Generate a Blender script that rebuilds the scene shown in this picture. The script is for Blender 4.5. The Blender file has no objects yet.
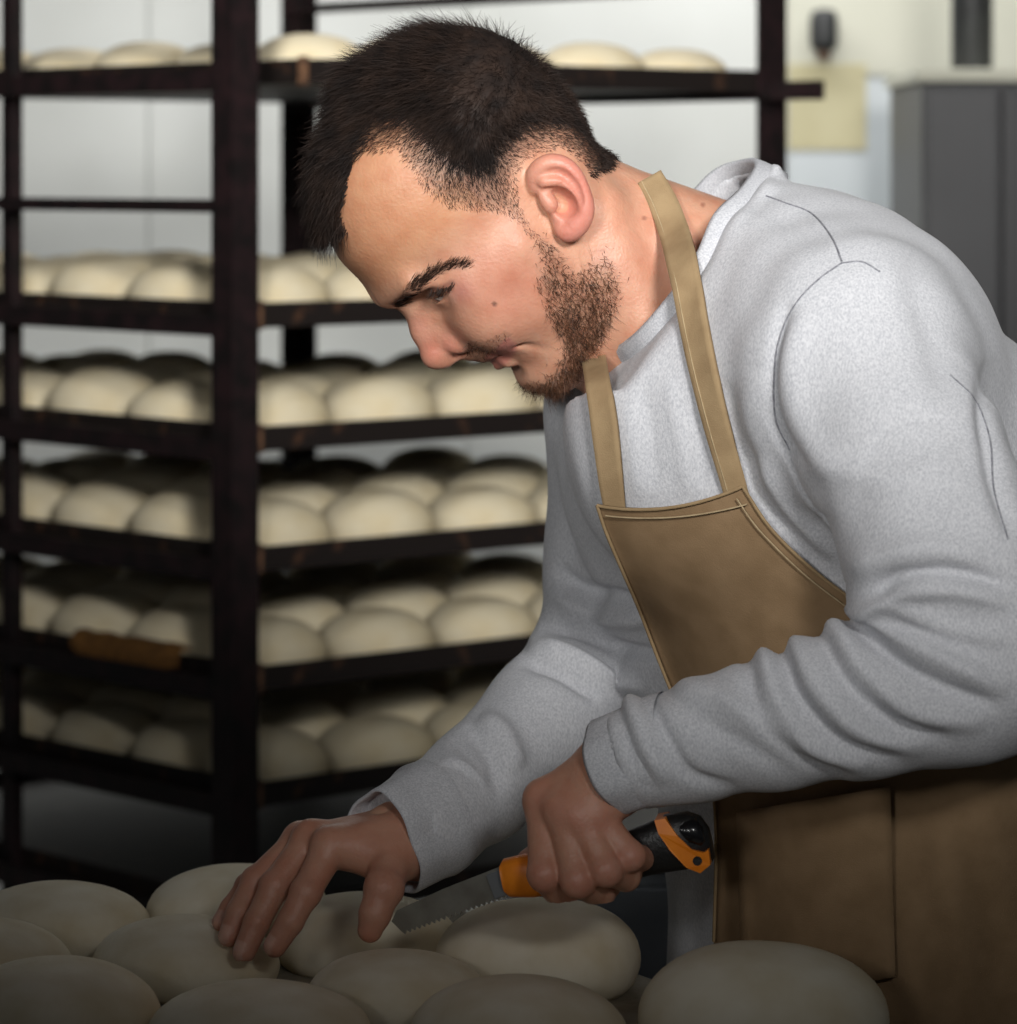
import bpy, math, random
import numpy as np
from mathutils import Vector

random.seed(7)
rng = np.random.default_rng(7)

# ------------------------------------------------------------------ camera
F = 3600.0          # focal length in pixels of a 1017 wide frame
HZ = 170.0          # image row of the horizon
H = 1.47            # camera height
Y0 = 2.48           # distance to the plane of the baker
scene = bpy.context.scene
col = scene.collection
cam_d = bpy.data.cameras.new('camera')
cam = bpy.data.objects.new('camera', cam_d)
col.objects.link(cam)
cam.location = (0, 0, H)
cam.rotation_euler = (math.pi / 2, 0, 0)
cam_d.sensor_fit = 'HORIZONTAL'
cam_d.sensor_width = 36
cam_d.lens = 36 * F / 1017
cam_d.shift_y = -(512 - HZ) / 1017
cam_d.clip_start = 0.05
cam_d.dof.use_dof = True
cam_d.dof.focus_distance = Y0 - 0.05
cam_d.dof.aperture_fstop = 9.0
scene.camera = cam

# ------------------------------------------------------------------ light
scene.view_settings.view_transform = 'Standard'
scene.view_settings.look = 'None'
scene.view_settings.gamma = 1
scene.view_settings.use_curve_mapping = False
scene.view_settings.exposure = 0.0
w = bpy.data.worlds.new('world')
scene.world = w
w.use_nodes = True
w.node_tree.nodes['Background'].inputs[0].default_value = (0.95, 0.98, 1.0, 1)
w.node_tree.nodes['Background'].inputs[1].default_value = 0.036


def aim(o, target):
    d = Vector(target) - o.location
    o.rotation_euler = d.to_track_quat('-Z', 'Y').to_euler()


def spot(name, loc, target, power, angle, blend, radius, color=(1, 1, 1)):
    d = bpy.data.lights.new(name, 'SPOT')
    d.energy = power
    d.spot_size = math.radians(angle)
    d.spot_blend = blend
    d.shadow_soft_size = radius
    d.color = color
    o = bpy.data.objects.new(name, d)
    col.objects.link(o)
    o.location = loc
    aim(o, target)
    return o


def area(name, loc, target, power, sx, sy, color=(1, 1, 1)):
    d = bpy.data.lights.new(name, 'AREA')
    d.shape = 'RECTANGLE'
    d.size = sx
    d.size_y = sy
    d.energy = power
    d.color = color
    o = bpy.data.objects.new(name, d)
    col.objects.link(o)
    o.location = loc
    aim(o, target)
    return o


spot('key_spot', (0.65, 0.0, 2.30), (0.22, 2.45, 2.01), 500, 44, 1.0, 0.28, (1, 0.985, 0.96))  # added unseen spot, aimed high so its light fades towards the table
spot('fill_spot', (-0.7, -0.2, 1.90), (0.15, 2.45, 1.995), 265, 43, 1.0, 0.28, (1, 0.985, 0.96))  # second added spot from the left, cone edge dims the lower part
spot('rack_spot', (-0.6, 2.2, 2.9), (-0.15, 4.4, 2.24), 190, 54, 1.0, 0.25, (1, 0.98, 0.94))  # unseen spot added for the rack, aimed high to dim the lower trays
area('back_wall_light', (0.2, 6.2, 3.1), (0.2, 7.0, 1.6), 54, 3.0, 0.5)  # unseen area light, added to brighten the back wall

# ------------------------------------------------------------------ helpers


def P(px, py, dy=0.0):
    y = Y0 + dy
    return np.array([(px - 508.5) * y / F, y, H - (py - HZ) * y / F])


def proj(v):
    return np.stack([508.5 + F * v[:, 0] / v[:, 1], HZ + F * (H - v[:, 2]) / v[:, 1]], 1)


def lin(c):
    return tuple(((x / 255) / 12.92 if x / 255 <= 0.04045 else ((x / 255 + 0.055) / 1.055) ** 2.4) for x in c)


def tag(o, label=None, cat=None, group=None, kind=None):
    if label: o['label'] = label
    if cat: o['category'] = cat
    if group: o['group'] = group
    if kind: o['kind'] = kind
    return o


def empty(name, loc=(0, 0, 0), rz=0.0):
    o = bpy.data.objects.new(name, None)
    col.objects.link(o)
    o.location = loc
    o.rotation_euler = (0, 0, rz)
    return o


def mesh_fast(name, v, faces, smooth=True):
    """faces: list of arrays (n,3) or (n,4)"""
    me = bpy.data.meshes.new(name)
    v = np.asarray(v, np.float32)
    me.vertices.add(len(v))
    me.vertices.foreach_set('co', v.ravel())
    faces = [np.asarray(f, np.int32) for f in faces if len(f)]
    loops = np.concatenate([f.ravel() for f in faces])
    tot = np.concatenate([np.full(len(f), f.shape[1], np.int32) for f in faces])
    start = np.concatenate([[0], np.cumsum(tot)[:-1]]).astype(np.int32)
    me.loops.add(len(loops))
    me.loops.foreach_set('vertex_index', loops)
    me.polygons.add(len(tot))
    me.polygons.foreach_set('loop_start', start)
    me.polygons.foreach_set('loop_total', tot)
    me.polygons.foreach_set('use_smooth', np.full(len(tot), smooth))
    me.update(calc_edges=True)
    me.validate()
    return me


def obj(name, me, mat, parent=None):
    o = bpy.data.objects.new(name, me)
    col.objects.link(o)
    if mat is not None:
        me.materials.append(mat)
    if parent is not None:
        o.parent = parent
        bpy.context.view_layer.update()
        o.matrix_parent_inverse = parent.matrix_world.inverted()
    return o


def set_col(me, c):
    a = me.color_attributes.new('Col', 'FLOAT_COLOR', 'POINT')
    cc = np.ones((len(c), 4), np.float32)
    cc[:, :3] = c
    a.data.foreach_set('color', cc.ravel())


class MB:
    """collects simple solids into one mesh"""
    def __init__(s): s.v = []; s.f = []

    def box(s, lo, hi):
        b = len(s.v)
        for z in (lo[2], hi[2]):
            for x, y in ((lo[0], lo[1]), (hi[0], lo[1]), (hi[0], hi[1]), (lo[0], hi[1])):
                s.v.append((x, y, z))
        s.f += [(b, b+3, b+2, b+1), (b+4, b+5, b+6, b+7)]
        for i in range(4):
            j = (i+1) % 4
            s.f.append((b+i, b+j, b+4+j, b+4+i))
        return s

    def lathe(s, prof, n=20, c=(0, 0, 0)):
        b = len(s.v)
        for r, z in prof:
            for i in range(n):
                a = 2*math.pi*i/n
                s.v.append((c[0]+r*math.cos(a), c[1]+r*math.sin(a), c[2]+z))
        for k in range(len(prof)-1):
            for i in range(n):
                j = (i+1) % n
                s.f.append((b+k*n+i, b+k*n+j, b+(k+1)*n+j, b+(k+1)*n+i))
        s.f.append(tuple(b+i for i in reversed(range(n))))
        s.f.append(tuple(b+(len(prof)-1)*n+i for i in range(n)))
        return s

    def mesh(s, name, bevel=0.0, smooth=False):
        me = bpy.data.meshes.new(name)
        me.from_pydata(s.v, [], s.f)
        if bevel > 0:
            import bmesh
            bm = bmesh.new(); bm.from_mesh(me)
            bmesh.ops.bevel(bm, geom=bm.edges[:], offset=bevel, segments=2, affect='EDGES', profile=0.6)
            bm.to_mesh(me); bm.free()
        me.update()
        if smooth:
            for p in me.polygons: p.use_smooth = True
        return me


# ------------------------------------------------------------------ materials
def mat(name, c, rough=0.6, c2=None, scale=20.0, detail=4.0, bump=0.0, bscale=None, metal=0.0, spec=0.5, stretch=None,
        lo=0.35, hi=0.65, attr=False, sss=0.0, sheen=0.0):
    m = bpy.data.materials.new(name)
    m.use_nodes = True
    nt = m.node_tree
    b = nt.nodes['Principled BSDF']
    b.inputs['Roughness'].default_value = rough
    b.inputs['Metallic'].default_value = metal
    b.inputs['Specular IOR Level'].default_value = spec
    b.inputs['Base Color'].default_value = (*c, 1)
    tc = nt.nodes.new('ShaderNodeTexCoord')
    src = tc.outputs['Object']
    if stretch:
        mp = nt.nodes.new('ShaderNodeMapping')
        mp.inputs['Scale'].default_value = stretch
        nt.links.new(src, mp.inputs['Vector'])
        src = mp.outputs['Vector']
    base = None
    if attr:
        at = nt.nodes.new('ShaderNodeAttribute')
        at.attribute_name = 'Col'
        base = at.outputs['Color']
        nt.links.new(base, b.inputs['Base Color'])
    if c2 is not None:
        nz = nt.nodes.new('ShaderNodeTexNoise')
        nz.inputs['Scale'].default_value = scale
        nz.inputs['Detail'].default_value = detail
        nt.links.new(src, nz.inputs['Vector'])
        rp = nt.nodes.new('ShaderNodeMapRange')
        rp.inputs['From Min'].default_value = lo
        rp.inputs['From Max'].default_value = hi
        nt.links.new(nz.outputs['Fac'], rp.inputs['Value'])
        mx = nt.nodes.new('ShaderNodeMix')
        mx.data_type = 'RGBA'
        nt.links.new(rp.outputs['Result'], mx.inputs['Factor'])
        if attr:
            mx.blend_type = 'MULTIPLY'
            nt.links.new(base, mx.inputs['A'])
            mx.inputs['B'].default_value = (*c2, 1)
        else:
            mx.inputs['A'].default_value = (*c, 1)
            mx.inputs['B'].default_value = (*c2, 1)
        nt.links.new(mx.outputs['Result'], b.inputs['Base Color'])
    if bump > 0:
        n2 = nt.nodes.new('ShaderNodeTexNoise')
        n2.inputs['Scale'].default_value = bscale or scale
        n2.inputs['Detail'].default_value = 3
        nt.links.new(src, n2.inputs['Vector'])
        bp = nt.nodes.new('ShaderNodeBump')
        bp.inputs['Strength'].default_value = bump
        bp.inputs['Distance'].default_value = 0.002
        nt.links.new(n2.outputs['Fac'], bp.inputs['Height'])
        nt.links.new(bp.outputs['Normal'], b.inputs['Normal'])
    if sss > 0:
        b.inputs['Subsurface Weight'].default_value = sss
        b.inputs['Subsurface Radius'].default_value = (1.0, 0.35, 0.2)
        b.inputs['Subsurface Scale'].default_value = 0.004
    if sheen > 0:
        b.inputs['Sheen Weight'].default_value = sheen
    return m


M = {}
M['wall'] = mat('wall_paint', lin((214, 216, 212)), 0.6, lin((206, 208, 203)), 3)
M['wall_cream'] = mat('cream_paint', lin((205, 204, 188)), 0.6, lin((196, 196, 180)), 3)
M['wall_blue'] = mat('pale_blue_tile', lin((196, 203, 205)), 0.35, lin((188, 195, 198)), 3)
M['joint'] = mat('joint_grey', lin((212, 214, 210)), 0.8, lin((206, 208, 204)), 8)
M['floor'] = mat('floor_tile', lin((120, 116, 110)), 0.5, lin((98, 95, 90)), 6, bump=0.1)
M['iron'] = mat('dark_iron', lin((20, 16, 16)), 0.5, lin((40, 25, 27)), 35, bump=0.3, bscale=90, spec=0.4)
M['tray'] = mat('blackened_tray', lin((33, 27, 25)), 0.5, lin((84, 58, 42)), 26, bump=0.2, bscale=80, lo=0.6, hi=0.78, spec=0.4)
M['rust'] = mat('worn_edge', lin((126, 92, 66)), 0.6, lin((70, 50, 40)), 90)
M['dough'] = mat('dough', lin((238, 226, 196)), 0.65, lin((226, 209, 170)), 14, bump=0.06, bscale=160, spec=0.25)
M['dough2'] = mat('floured_dough', lin((232, 224, 204)), 0.75, lin((214, 200, 170)), 18, bump=0.12, bscale=220, spec=0.2)
M['cloth_o'] = mat('ochre_cloth', lin((140, 96, 44)), 0.9, lin((110, 74, 34)), 60)
M['steel'] = mat('brushed_steel', lin((150, 155, 160)), 0.4, lin((128, 132, 138)), 8, metal=0.6)
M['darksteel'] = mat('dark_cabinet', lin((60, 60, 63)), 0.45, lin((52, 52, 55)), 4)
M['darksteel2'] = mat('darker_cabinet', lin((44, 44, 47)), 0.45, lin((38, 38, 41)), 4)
M['dark'] = mat('dark_plastic', lin((46, 48, 48)), 0.5, lin((38, 39, 40)), 30)
M['yellow'] = mat('yellowed_paper', lin((200, 193, 158)), 0.8, lin((190, 182, 145)), 9)
M['wood'] = mat('table_wood', lin((120, 96, 70)), 0.6, lin((92, 72, 52)), 12, stretch=(1, 8, 8), bump=0.15)
M['linen'] = mat('floured_cloth', lin((150, 142, 126)), 0.9, lin((124, 116, 100)), 40, bump=0.2, bscale=400)
M['benchtop'] = mat('dark_benchtop', lin((58, 56, 56)), 0.5, lin((46, 44, 44)), 12)
M['skin'] = mat('skin', (0.6, 0.33, 0.22), 0.44, (0.88, 0.74, 0.69), 70, detail=8, bump=0.22, bscale=420, attr=True, sss=0.2, lo=0.38, hi=0.80, spec=0.42)
M['hair'] = mat('dark_hair', lin((30, 24, 22)), 0.7, lin((48, 36, 30)), 60, spec=0.2)
M['beard'] = mat('brown_beard', lin((100, 68, 48)), 0.5, lin((56, 37, 27)), 120, spec=0.3)
M['brow'] = mat('brow_hair', lin((56, 38, 30)), 0.55, lin((40, 28, 22)), 120, spec=0.3)
M['eye'] = mat('eye_white', lin((196, 182, 172)), 0.15, lin((180, 160, 150)), 60)
M['iris'] = mat('iris_brown', lin((40, 28, 22)), 0.1, lin((28, 20, 16)), 200)
M['knit'] = mat('grey_melange', lin((208, 209, 213)), 0.9, lin((176, 178, 184)), 750, detail=3, bump=0.25, bscale=1300, spec=0.15,
                lo=0.35, hi=0.72, sheen=0.1, stretch=(1, 1, 0.55))
M['rib'] = mat('grey_rib_knit', lin((206, 207, 211)), 0.9, lin((178, 180, 186)), 750, detail=3, bump=0.4, bscale=1100, spec=0.15)
M['seam'] = mat('seam_thread', lin((150, 151, 157)), 0.9, lin((112, 113, 120)), 300)
M['apron'] = mat('khaki_cotton', lin((146, 121, 92)), 0.85, lin((134, 110, 82)), 45, detail=8, bump=0.25, bscale=1100, spec=0.15)
M['strap'] = mat('khaki_strap', lin((160, 137, 104)), 0.85, lin((148, 125, 94)), 60, detail=8, bump=0.3, bscale=1200, spec=0.15)
M['stitch'] = mat('stitch_thread', lin((182, 162, 128)), 0.9, lin((164, 144, 112)), 200)
M['trouser'] = mat('dark_trousers', lin((64, 66, 74)), 0.9, lin((54, 56, 64)), 200)
M['shoe'] = mat('black_shoe', lin((36, 34, 34)), 0.5, lin((28, 26, 26)), 60)
M['blade'] = mat('saw_steel', lin((176, 176, 170)), 0.35, lin((150, 148, 140)), 40, metal=0.7)
M['orange'] = mat('orange_rubber', lin((240, 140, 30)), 0.45, lin((226, 124, 22)), 80)
M['black'] = mat('black_rubber', lin((30, 30, 30)), 0.4, lin((22, 22, 22)), 150, bump=0.2, bscale=500)
M['gloss'] = mat('gloss_black', lin((26, 26, 28)), 0.2, lin((20, 20, 22)), 60)

# ------------------------------------------------------------------ the room
WY = 7.0


def struct(name, m, material):
    o = obj(name, m, material)
    tag(o, kind='structure')
    return o


f_ = struct('floor', MB().box((-4, -2.5, -0.05), (4, WY + 0.3, 0)).mesh('floor'), M['floor'])
wb = struct('wall_back', MB().box((-4, WY + 0.012, 0), (4, WY + 0.3, 3.4)).mesh('wall_back'), M['joint'])
pw = 0.62
xs = -0.70 - pw * 5
while xs < 3.9:
    x0, x1 = max(xs, -4) + 0.0015, min(xs + pw, 4) - 0.0015
    right = xs > 0.45
    if right:
        obj('panel', MB().box((x0, WY, 1.655), (x1, WY + 0.02, 3.4)).mesh('panel', 0.002), M['wall_cream'], wb)
        obj('panel', MB().box((x0, WY, 0), (x1, WY + 0.018, 1.645)).mesh('panel', 0.002), M['wall_blue'], wb)
    else:
        obj('panel', MB().box((x0, WY, 0), (x1, WY + 0.02, 3.4)).mesh('panel', 0.002), M['wall'], wb)
    xs += pw


def X(px, y): return (px - 508.5) * y / F
def Z(py, y): return H - (py - HZ) * y / F


# things along the back wall
t = empty('storage_cabinet', (X(985, 6.1), 6.1, 0))
tag(t, 'tall dark grey cabinet behind the baker\'s back', 'cabinet')
cx0, cx1, cz = X(922, 6.0), X(922, 6.0) + 0.62, Z(82, 6.0)
obj('body', MB().box((cx0, 6.0, 0.06), (cx1, 6.5, cz)).mesh('body', 0.004), M['darksteel'], t)
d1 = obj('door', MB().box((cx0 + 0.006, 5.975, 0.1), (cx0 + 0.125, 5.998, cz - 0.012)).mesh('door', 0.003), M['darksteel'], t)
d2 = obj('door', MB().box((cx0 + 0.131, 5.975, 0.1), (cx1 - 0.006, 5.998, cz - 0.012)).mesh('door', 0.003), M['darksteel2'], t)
obj('handle', MB().box((cx0 + 0.15, 5.945, 0.95), (cx0 + 0.165, 5.974, 1.15)).mesh('handle', 0.003), M['steel'], d2)
obj('top_ledge', MB().box((cx0 - 0.01, 5.97, cz), (cx1 + 0.01, 6.5, cz + 0.022)).mesh('top_ledge', 0.003), M['wall_cream'], t)
obj('plinth', MB().box((cx0 + 0.02, 6.02, 0.0), (cx1 - 0.02, 6.48, 0.06)).mesh('plinth'), M['dark'], t)
t = empty('canister', (X(972, 6.2), 6.2, cz + 0.022))
tag(t, 'dark upright canister standing on the tall grey cabinet', 'canister')
r = 21 * 6.2 / F
obj('body', MB().lathe([(r*0.9, 0), (r, 0.008), (r, 0.26), (r*0.93, 0.275)], 24, (t.location.x, 6.2, t.location.z)).mesh('body', smooth=True), M['dark'], t)
obj('lid', MB().lathe([(r*0.95, 0.275), (r*0.95, 0.295), (r*0.3, 0.305)], 24, (t.location.x, 6.2, t.location.z)).mesh('lid', smooth=True), M['darksteel'], t)

t = empty('wall_dispenser', (X(822, WY), WY, Z(52, WY)))
tag(t, 'small dark rounded dispenser fixed on the cream wall', 'dispenser')
hw = 13 * WY / F
mb = MB().box((X(822, WY) - hw, WY - 0.07, Z(52, WY)), (X(822, WY) + hw, WY - 0.001, Z(10, WY)))
obj('body', mb.mesh('body', 0.018, True), M['dark'], t)
obj('nozzle', MB().box((X(822, WY) - 0.012, WY - 0.05, Z(60, WY)), (X(822, WY) + 0.012, WY - 0.02, Z(51, WY))).mesh('nozzle', 0.003), M['rust'], t)
o = obj('paper_notice', MB().box((X(788, WY), WY - 0.004, Z(150, WY)), (X(866, WY), WY - 0.0005, Z(64, WY))).mesh('paper_notice', 0.001), M['yellow'])
tag(o, 'yellowed rectangular notice on the wall below the dark dispenser', 'notice')

# steel bench behind the table
t = empty('steel_bench', (0.25, 3.35, 0))
tag(t, 'grey steel bench with dark top behind the baker\'s hands', 'bench')
by = 3.35
bz = Z(857, by)
bx0, bx1 = X(560, by), X(560, by) + 0.75
obj('bench_top', MB().box((bx0, by, bz - 0.016), (bx1, by + 0.55, bz)).mesh('bench_top', 0.003), M['benchtop'], t)
obj('body', MB().box((bx0 + 0.01, by + 0.02, 0.08), (bx1 - 0.01, by + 0.54, bz - 0.016)).mesh('body', 0.003), M['steel'], t)
for k in range(3):
    x0 = bx0 + 0.015 + k * 0.242
    dd = obj('door', MB().box((x0, by + 0.004, 0.11), (x0 + 0.234, by + 0.02, bz - 0.03)).mesh('door', 0.002), M['steel'], t)
    obj('handle', MB().box((x0 + 0.2, by - 0.014, 0.55), (x0 + 0.212, by + 0.004, 0.7)).mesh('handle', 0.002), M['darksteel'], dd)
for k in range(4):
    x0 = bx0 + (0.03 if k % 2 == 0 else 0.68); y0 = by + (0.04 if k < 2 else 0.48)
    obj('foot', MB().lathe([(0.02, 0), (0.02, 0.03), (0.012, 0.08)], 12, (x0, y0, 0)).mesh('foot'), M['dark'], t)

# ------------------------------------------------------------------ the rack
AL = math.radians(42)
A = np.array([X(232, 4.24), 4.24])
u = np.array([math.cos(AL), math.sin(AL)])
v = np.array([-math.sin(AL), math.cos(AL)])
LU, LV = 0.945, 1.05
rack = empty('bakery_rack', (A[0], A[1], 0), AL)
tag(rack, 'tall dark iron rack loaded with trays of proofing dough', 'rack')
bpy.context.view_layer.update()


def rb(name, lo, hi, material, bevel=0.0015):
    """a box in rack coordinates (u, v, z)"""
    me = MB().box(lo, hi).mesh(name, bevel)
    o = bpy.data.objects.new(name, me)
    col.objects.link(o)
    me.materials.append(material)
    o.parent = rack
    return o


PT = 0.040
RT = 1.95
# four corner posts (angle iron: two flanges each) and a middle upright
for i, (a, b) in enumerate(((0, 0), (LU, 0), (LU, LV), (0, LV))):
    sa, sb = (1 if a == 0 else -1), (1 if b == 0 else -1)
    PT = 0.052 if i == 1 else 0.040
    mb = MB()
    mb.box((min(a, a + sa * PT), min(b, b + sb * 0.005), 0.1), (max(a, a + sa * PT), max(b, b + sb * 0.005), RT))
    mb.box((min(a, a + sa * 0.005), min(b + sb*0.005, b + sb * PT), 0.1), (max(a, a + sa * 0.005), max(b+sb*0.005, b + sb * PT), RT))
    me = mb.mesh('post')
    o = bpy.data.objects.new('post', me); col.objects.link(o); me.materials.append(M['iron']); o.parent = rack
    # castor
    c = bpy.data.objects.new('castor', None); col.objects.link(c); c.parent = rack
    ca, cb = a + sa * 0.022, b + sb * 0.022
    c.location = (ca, cb, 0)
    n = 14
    wv = [(0.012 * s, 0.038 * math.cos(2*math.pi*k/n), 0.038 + 0.038 * math.sin(2*math.pi*k/n)) for s in (-1, 1) for k in range(n)]
    wf = [tuple(range(n))[::-1], tuple(range(n, 2*n))] + [(k, (k+1) % n, n + (k+1) % n, n + k) for k in range(n)]
    me = bpy.data.meshes.new('wheel'); me.from_pydata(wv, [], wf); me.materials.append(M['dark'])
    o = bpy.data.objects.new('wheel', me); col.objects.link(o); o.parent = c
    me = MB().box((-0.02, -0.012, 0.06), (-0.015, 0.012, 0.1)).box((0.015, -0.012, 0.06), (0.02, 0.012, 0.1)).box((-0.02, -0.02, 0.095), (0.02, 0.02, 0.1)).mesh('fork')
    me.materials.append(M['iron'])
    o = bpy.data.objects.new('fork', me); col.objects.link(o); o.parent = c
rb('upright', (0.030, 0.500, 0.12), (0.046, 0.526, RT), M['iron'])
for zz in (0.14, RT - 0.03):
    rb('crossbar', (0.04, 0.005, zz), (LU - 0.04, 0.03, zz + 0.03), M['iron'])
    rb('crossbar', (0.04, LV - 0.03, zz), (LU - 0.04, LV - 0.005, zz + 0.03), M['iron'])
    rb('crossbar', (0.005, 0.04, zz), (0.03, LV - 0.04, zz + 0.03), M['iron'])
    rb('crossbar', (LU - 0.03, 0.04, zz), (LU - 0.005, LV - 0.04, zz + 0.03), M['iron'])
levels = [1.722, 1.572, 1.427, 1.280, 1.133, 0.990, 0.848, 0.710, 0.565, 0.42]
for k, zz in enumerate(levels):
    za, zb = (zz - 0.008, zz + 0.008) if k in (0, 2) else (zz - 0.008, zz + 0.018)
    f0 = -0.075 if k == 1 else 0.041
    for a0_, a1_, b0_, c0_, c1_ in ((0.006, 0.012, 0.041, 0.012, 0.060), (LU - 0.012, LU - 0.006, f0, LU - 0.060, LU - 0.012)):
        me = MB().box((a0_, b0_, za), (a1_, LV - 0.041, zb)).box((c0_, b0_, zz - 0.008), (c1_, LV - 0.041, zz - 0.004)).mesh('rail')
        o = bpy.data.objects.new('rail', me); col.objects.link(o); me.materials.append(M['iron']); o.parent = rack

# trays on the rails and loaves on the trays
R_ = np.array([[u[0], v[0]], [u[1], v[1]]])


def rw(a, b, z):
    q = A + u * a + v * b
    return (q[0], q[1], z)


def loaf_mesh(name, ax, ay, az, seed, nu=22, nv=10, bumpy=0.05):
    rr = random.Random(seed)
    ph = [rr.uniform(0, 6.28) for _ in range(6)]
    vs, fs = [], []
    for j in range(nv + 1):
        t = j / nv
        # t 0 at the base rim, 1 on top
        el = -0.55 + t * (math.pi / 2 + 0.55)
        c, s = max(math.cos(el), 0.0), math.sin(el)
        for i in range(nu):
            a = 2 * math.pi * i / nu
            k = 1 + bumpy * (0.6*math.sin(a*2 + ph[0]) + 0.4*math.sin(a*3 + ph[1])) * (0.4 + 0.6*c)
            x = ax * k * (c ** 0.85) * math.copysign(abs(math.cos(a)) ** 0.92, math.cos(a))
            y = ay * k * (c ** 0.85) * math.copysign(abs(math.sin(a)) ** 0.92, math.sin(a))
            zz = az * ((s + 0.5) / 1.5) * (1 + bumpy * 0.5 * math.sin(a + ph[2]) * c)
            vs.append((x, y, max(zz, 0.0)))
    for j in range(nv):
        for i in range(nu):
            k = (i + 1) % nu
            if j == nv - 1:
                fs.append((j*nu + i, j*nu + k, (j+1)*nu))
            else:
                fs.append((j*nu + i, j*nu + k, (j+1)*nu + k, (j+1)*nu + i))
    fs.append(tuple(reversed(range(nu))))
    me = bpy.data.meshes.new(name)
    me.from_pydata(vs, [], fs)
    me.validate(); me.update()
    for p in me.polygons: p.use_smooth = True
    return me


ORD = ['top', 'second', 'third', 'fourth', 'fifth', 'sixth', 'seventh']
loaf_vars = []
for s in range(5):
    me = loaf_mesh('dough_loaf', 0.074, 0.073, 0.070, 40 + s, bumpy=0.03)
    me.materials.append(M['dough'])
    loaf_vars.append(me)
ti = 0
tray_levels = [1.572, 1.280, 1.133, 0.990, 0.848, 0.710, 0.565]
COUNT = ['first', 'second', 'third', 'fourth', 'fifth', 'sixth']
for ti, zz in enumerate(tray_levels):
    ins = 0.115 if ti == 0 else 0.046
    zt = zz + 0.004
    a0, a1, b0, b1 = ins, LU - 0.034, 0.010, LV - 0.03
    tr = empty('baking_tray', rw(a0, b0, zt), AL)
    tag(tr, 'blackened baking tray, %s loaded tray from the top of the rack' % ('topmost' if ti == 0 else ORD[ti]), 'tray', 'trays in the rack')
    W, L = a1 - a0, b1 - b0
    bpy.context.view_layer.update()

    def tb(name, lo, hi, m, bev=0.001):
        me = MB().box(lo, hi).mesh(name, bev); me.materials.append(m)
        o = bpy.data.objects.new(name, me); col.objects.link(o); o.parent = tr
        return o
    tb('base', (0.002, 0.002, 0), (W - 0.002, L - 0.002, 0.004), M['tray'])
    rh = 0.028
    tb('rim', (0, 0, -0.002), (W, 0.003, rh), M['tray'])
    tb('rim', (0, L - 0.003, -0.002), (W, L, rh), M['tray'])
    tb('rim', (0, 0.003, -0.002), (0.003, L - 0.003, rh), M['tray'])
    tb('rim', (W - 0.003, 0.003, -0.002), (W, L - 0.003, rh), M['tray'])
    tb('worn_corner', (-0.003, -0.003, -0.004), (0.007, 0.007, rh + 0.003), M['rust'])
    if ti == 6:
        tag(tr, 'empty blackened baking tray in the shade below the loaded trays')
        continue
    nu_, nv_ = 5, 6
    du, dv = W / nu_, L / nv_
    for i in range(nu_):
        for j in range(nv_):
            if i >= 3 and j >= 4 and ti > 0:
                continue
            me = loaf_vars[rng.integers(0, 5)]
            o = bpy.data.objects.new('dough_loaf', me)
            col.objects.link(o)
            sc = (1 + rng.uniform(-0.05, 0.01)) * (0.94 if ti == 0 else 1.0)
            ja, jb = rng.uniform(-0.002, 0.002), rng.uniform(-0.002, 0.002)
            o.location = rw(a0 + (i + 0.5) * du + ja, b0 + 0.006 + (j + 0.5) * dv * 0.988 + jb, zt + 0.0042)
            o.rotation_euler = (0, 0, AL + rng.uniform(-0.1, 0.1))
            o.scale = (sc, sc, sc * rng.uniform(0.92, 1.06) * (0.85 if ti == 0 else 1))
            tn = ORD[ti]
            if j == 0:
                tag(o, '%s-tray dough loaf on the front edge, %s right of the near post' % (tn, COUNT[i]), 'dough loaf', 'loaves on the %s tray' % tn)
            elif i == 0:
                tag(o, '%s-tray dough loaf on the left edge, %s back from the near post' % (tn, COUNT[j]), 'dough loaf', 'loaves on the %s tray' % tn)
            else:
                tag(o, '%s-tray dough loaf in the %s row back, %s from the left edge' % (tn, COUNT[j], COUNT[i]), 'dough loaf', 'loaves on the %s tray' % tn)

# ochre cloth hanging over the fifth tray's left edge
cv, cf = [], []
for i in range(9):
    for j in range(9):
        b = 0.15 + 0.22 * i / 8
        a = 0.046 - 0.010 + 0.0 * j
        s = j / 8
        hang = (0.016 + 0.018 * math.sin(i / 8 * math.pi)) * s
        if s < 0.45:
            q = rw(0.052 - 0.016 * s / 0.45, b, 0.848 + 0.037 + 0.004 * abs(math.sin(i * 1.3)))
        else:
            q = rw(0.034 - 0.003 * math.sin(i), b, 0.848 + 0.037 + 0.004 * abs(math.sin(i * 1.3)) - hang * 1.2)
        cv.append(q)
for i in range(8):
    for j in range(8):
        cf.append((i*9+j, i*9+j+1, (i+1)*9+j+1, (i+1)*9+j))
me = bpy.data.meshes.new('tray_cloth'); me.from_pydata(cv, [], cf); me.update()
o = obj('tray_cloth', me, M['cloth_o']); md = o.modifiers.new('t', 'SOLIDIFY'); md.thickness = 0.003
tag(o, 'ochre cloth folded over the left edge of the fifth tray', 'cloth')

# ------------------------------------------------------------------ the work table
PSI = math.radians(30)
fwd = np.array([-math.cos(PSI), -math.sin(PSI), 0])
lef = np.array([math.sin(PSI), -math.cos(PSI), 0])
TZ = 0.908
tE = np.array([0.112, 2.50])            # a point of the table edge by the baker
TA = math.atan2(lef[1], lef[0])
table = empty('work_table', (tE[0], tE[1], 0), TA)
tag(table, 'wooden work table with cloth in front of the baker', 'table')
bpy.context.view_layer.update()


def tbx(name, lo, hi, m, bev=0.002, par=table):
    me = MB().box(lo, hi).mesh(name, bev); me.materials.append(m)
    o = bpy.data.objects.new(name, me); col.objects.link(o); o.parent = par
    return o


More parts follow.
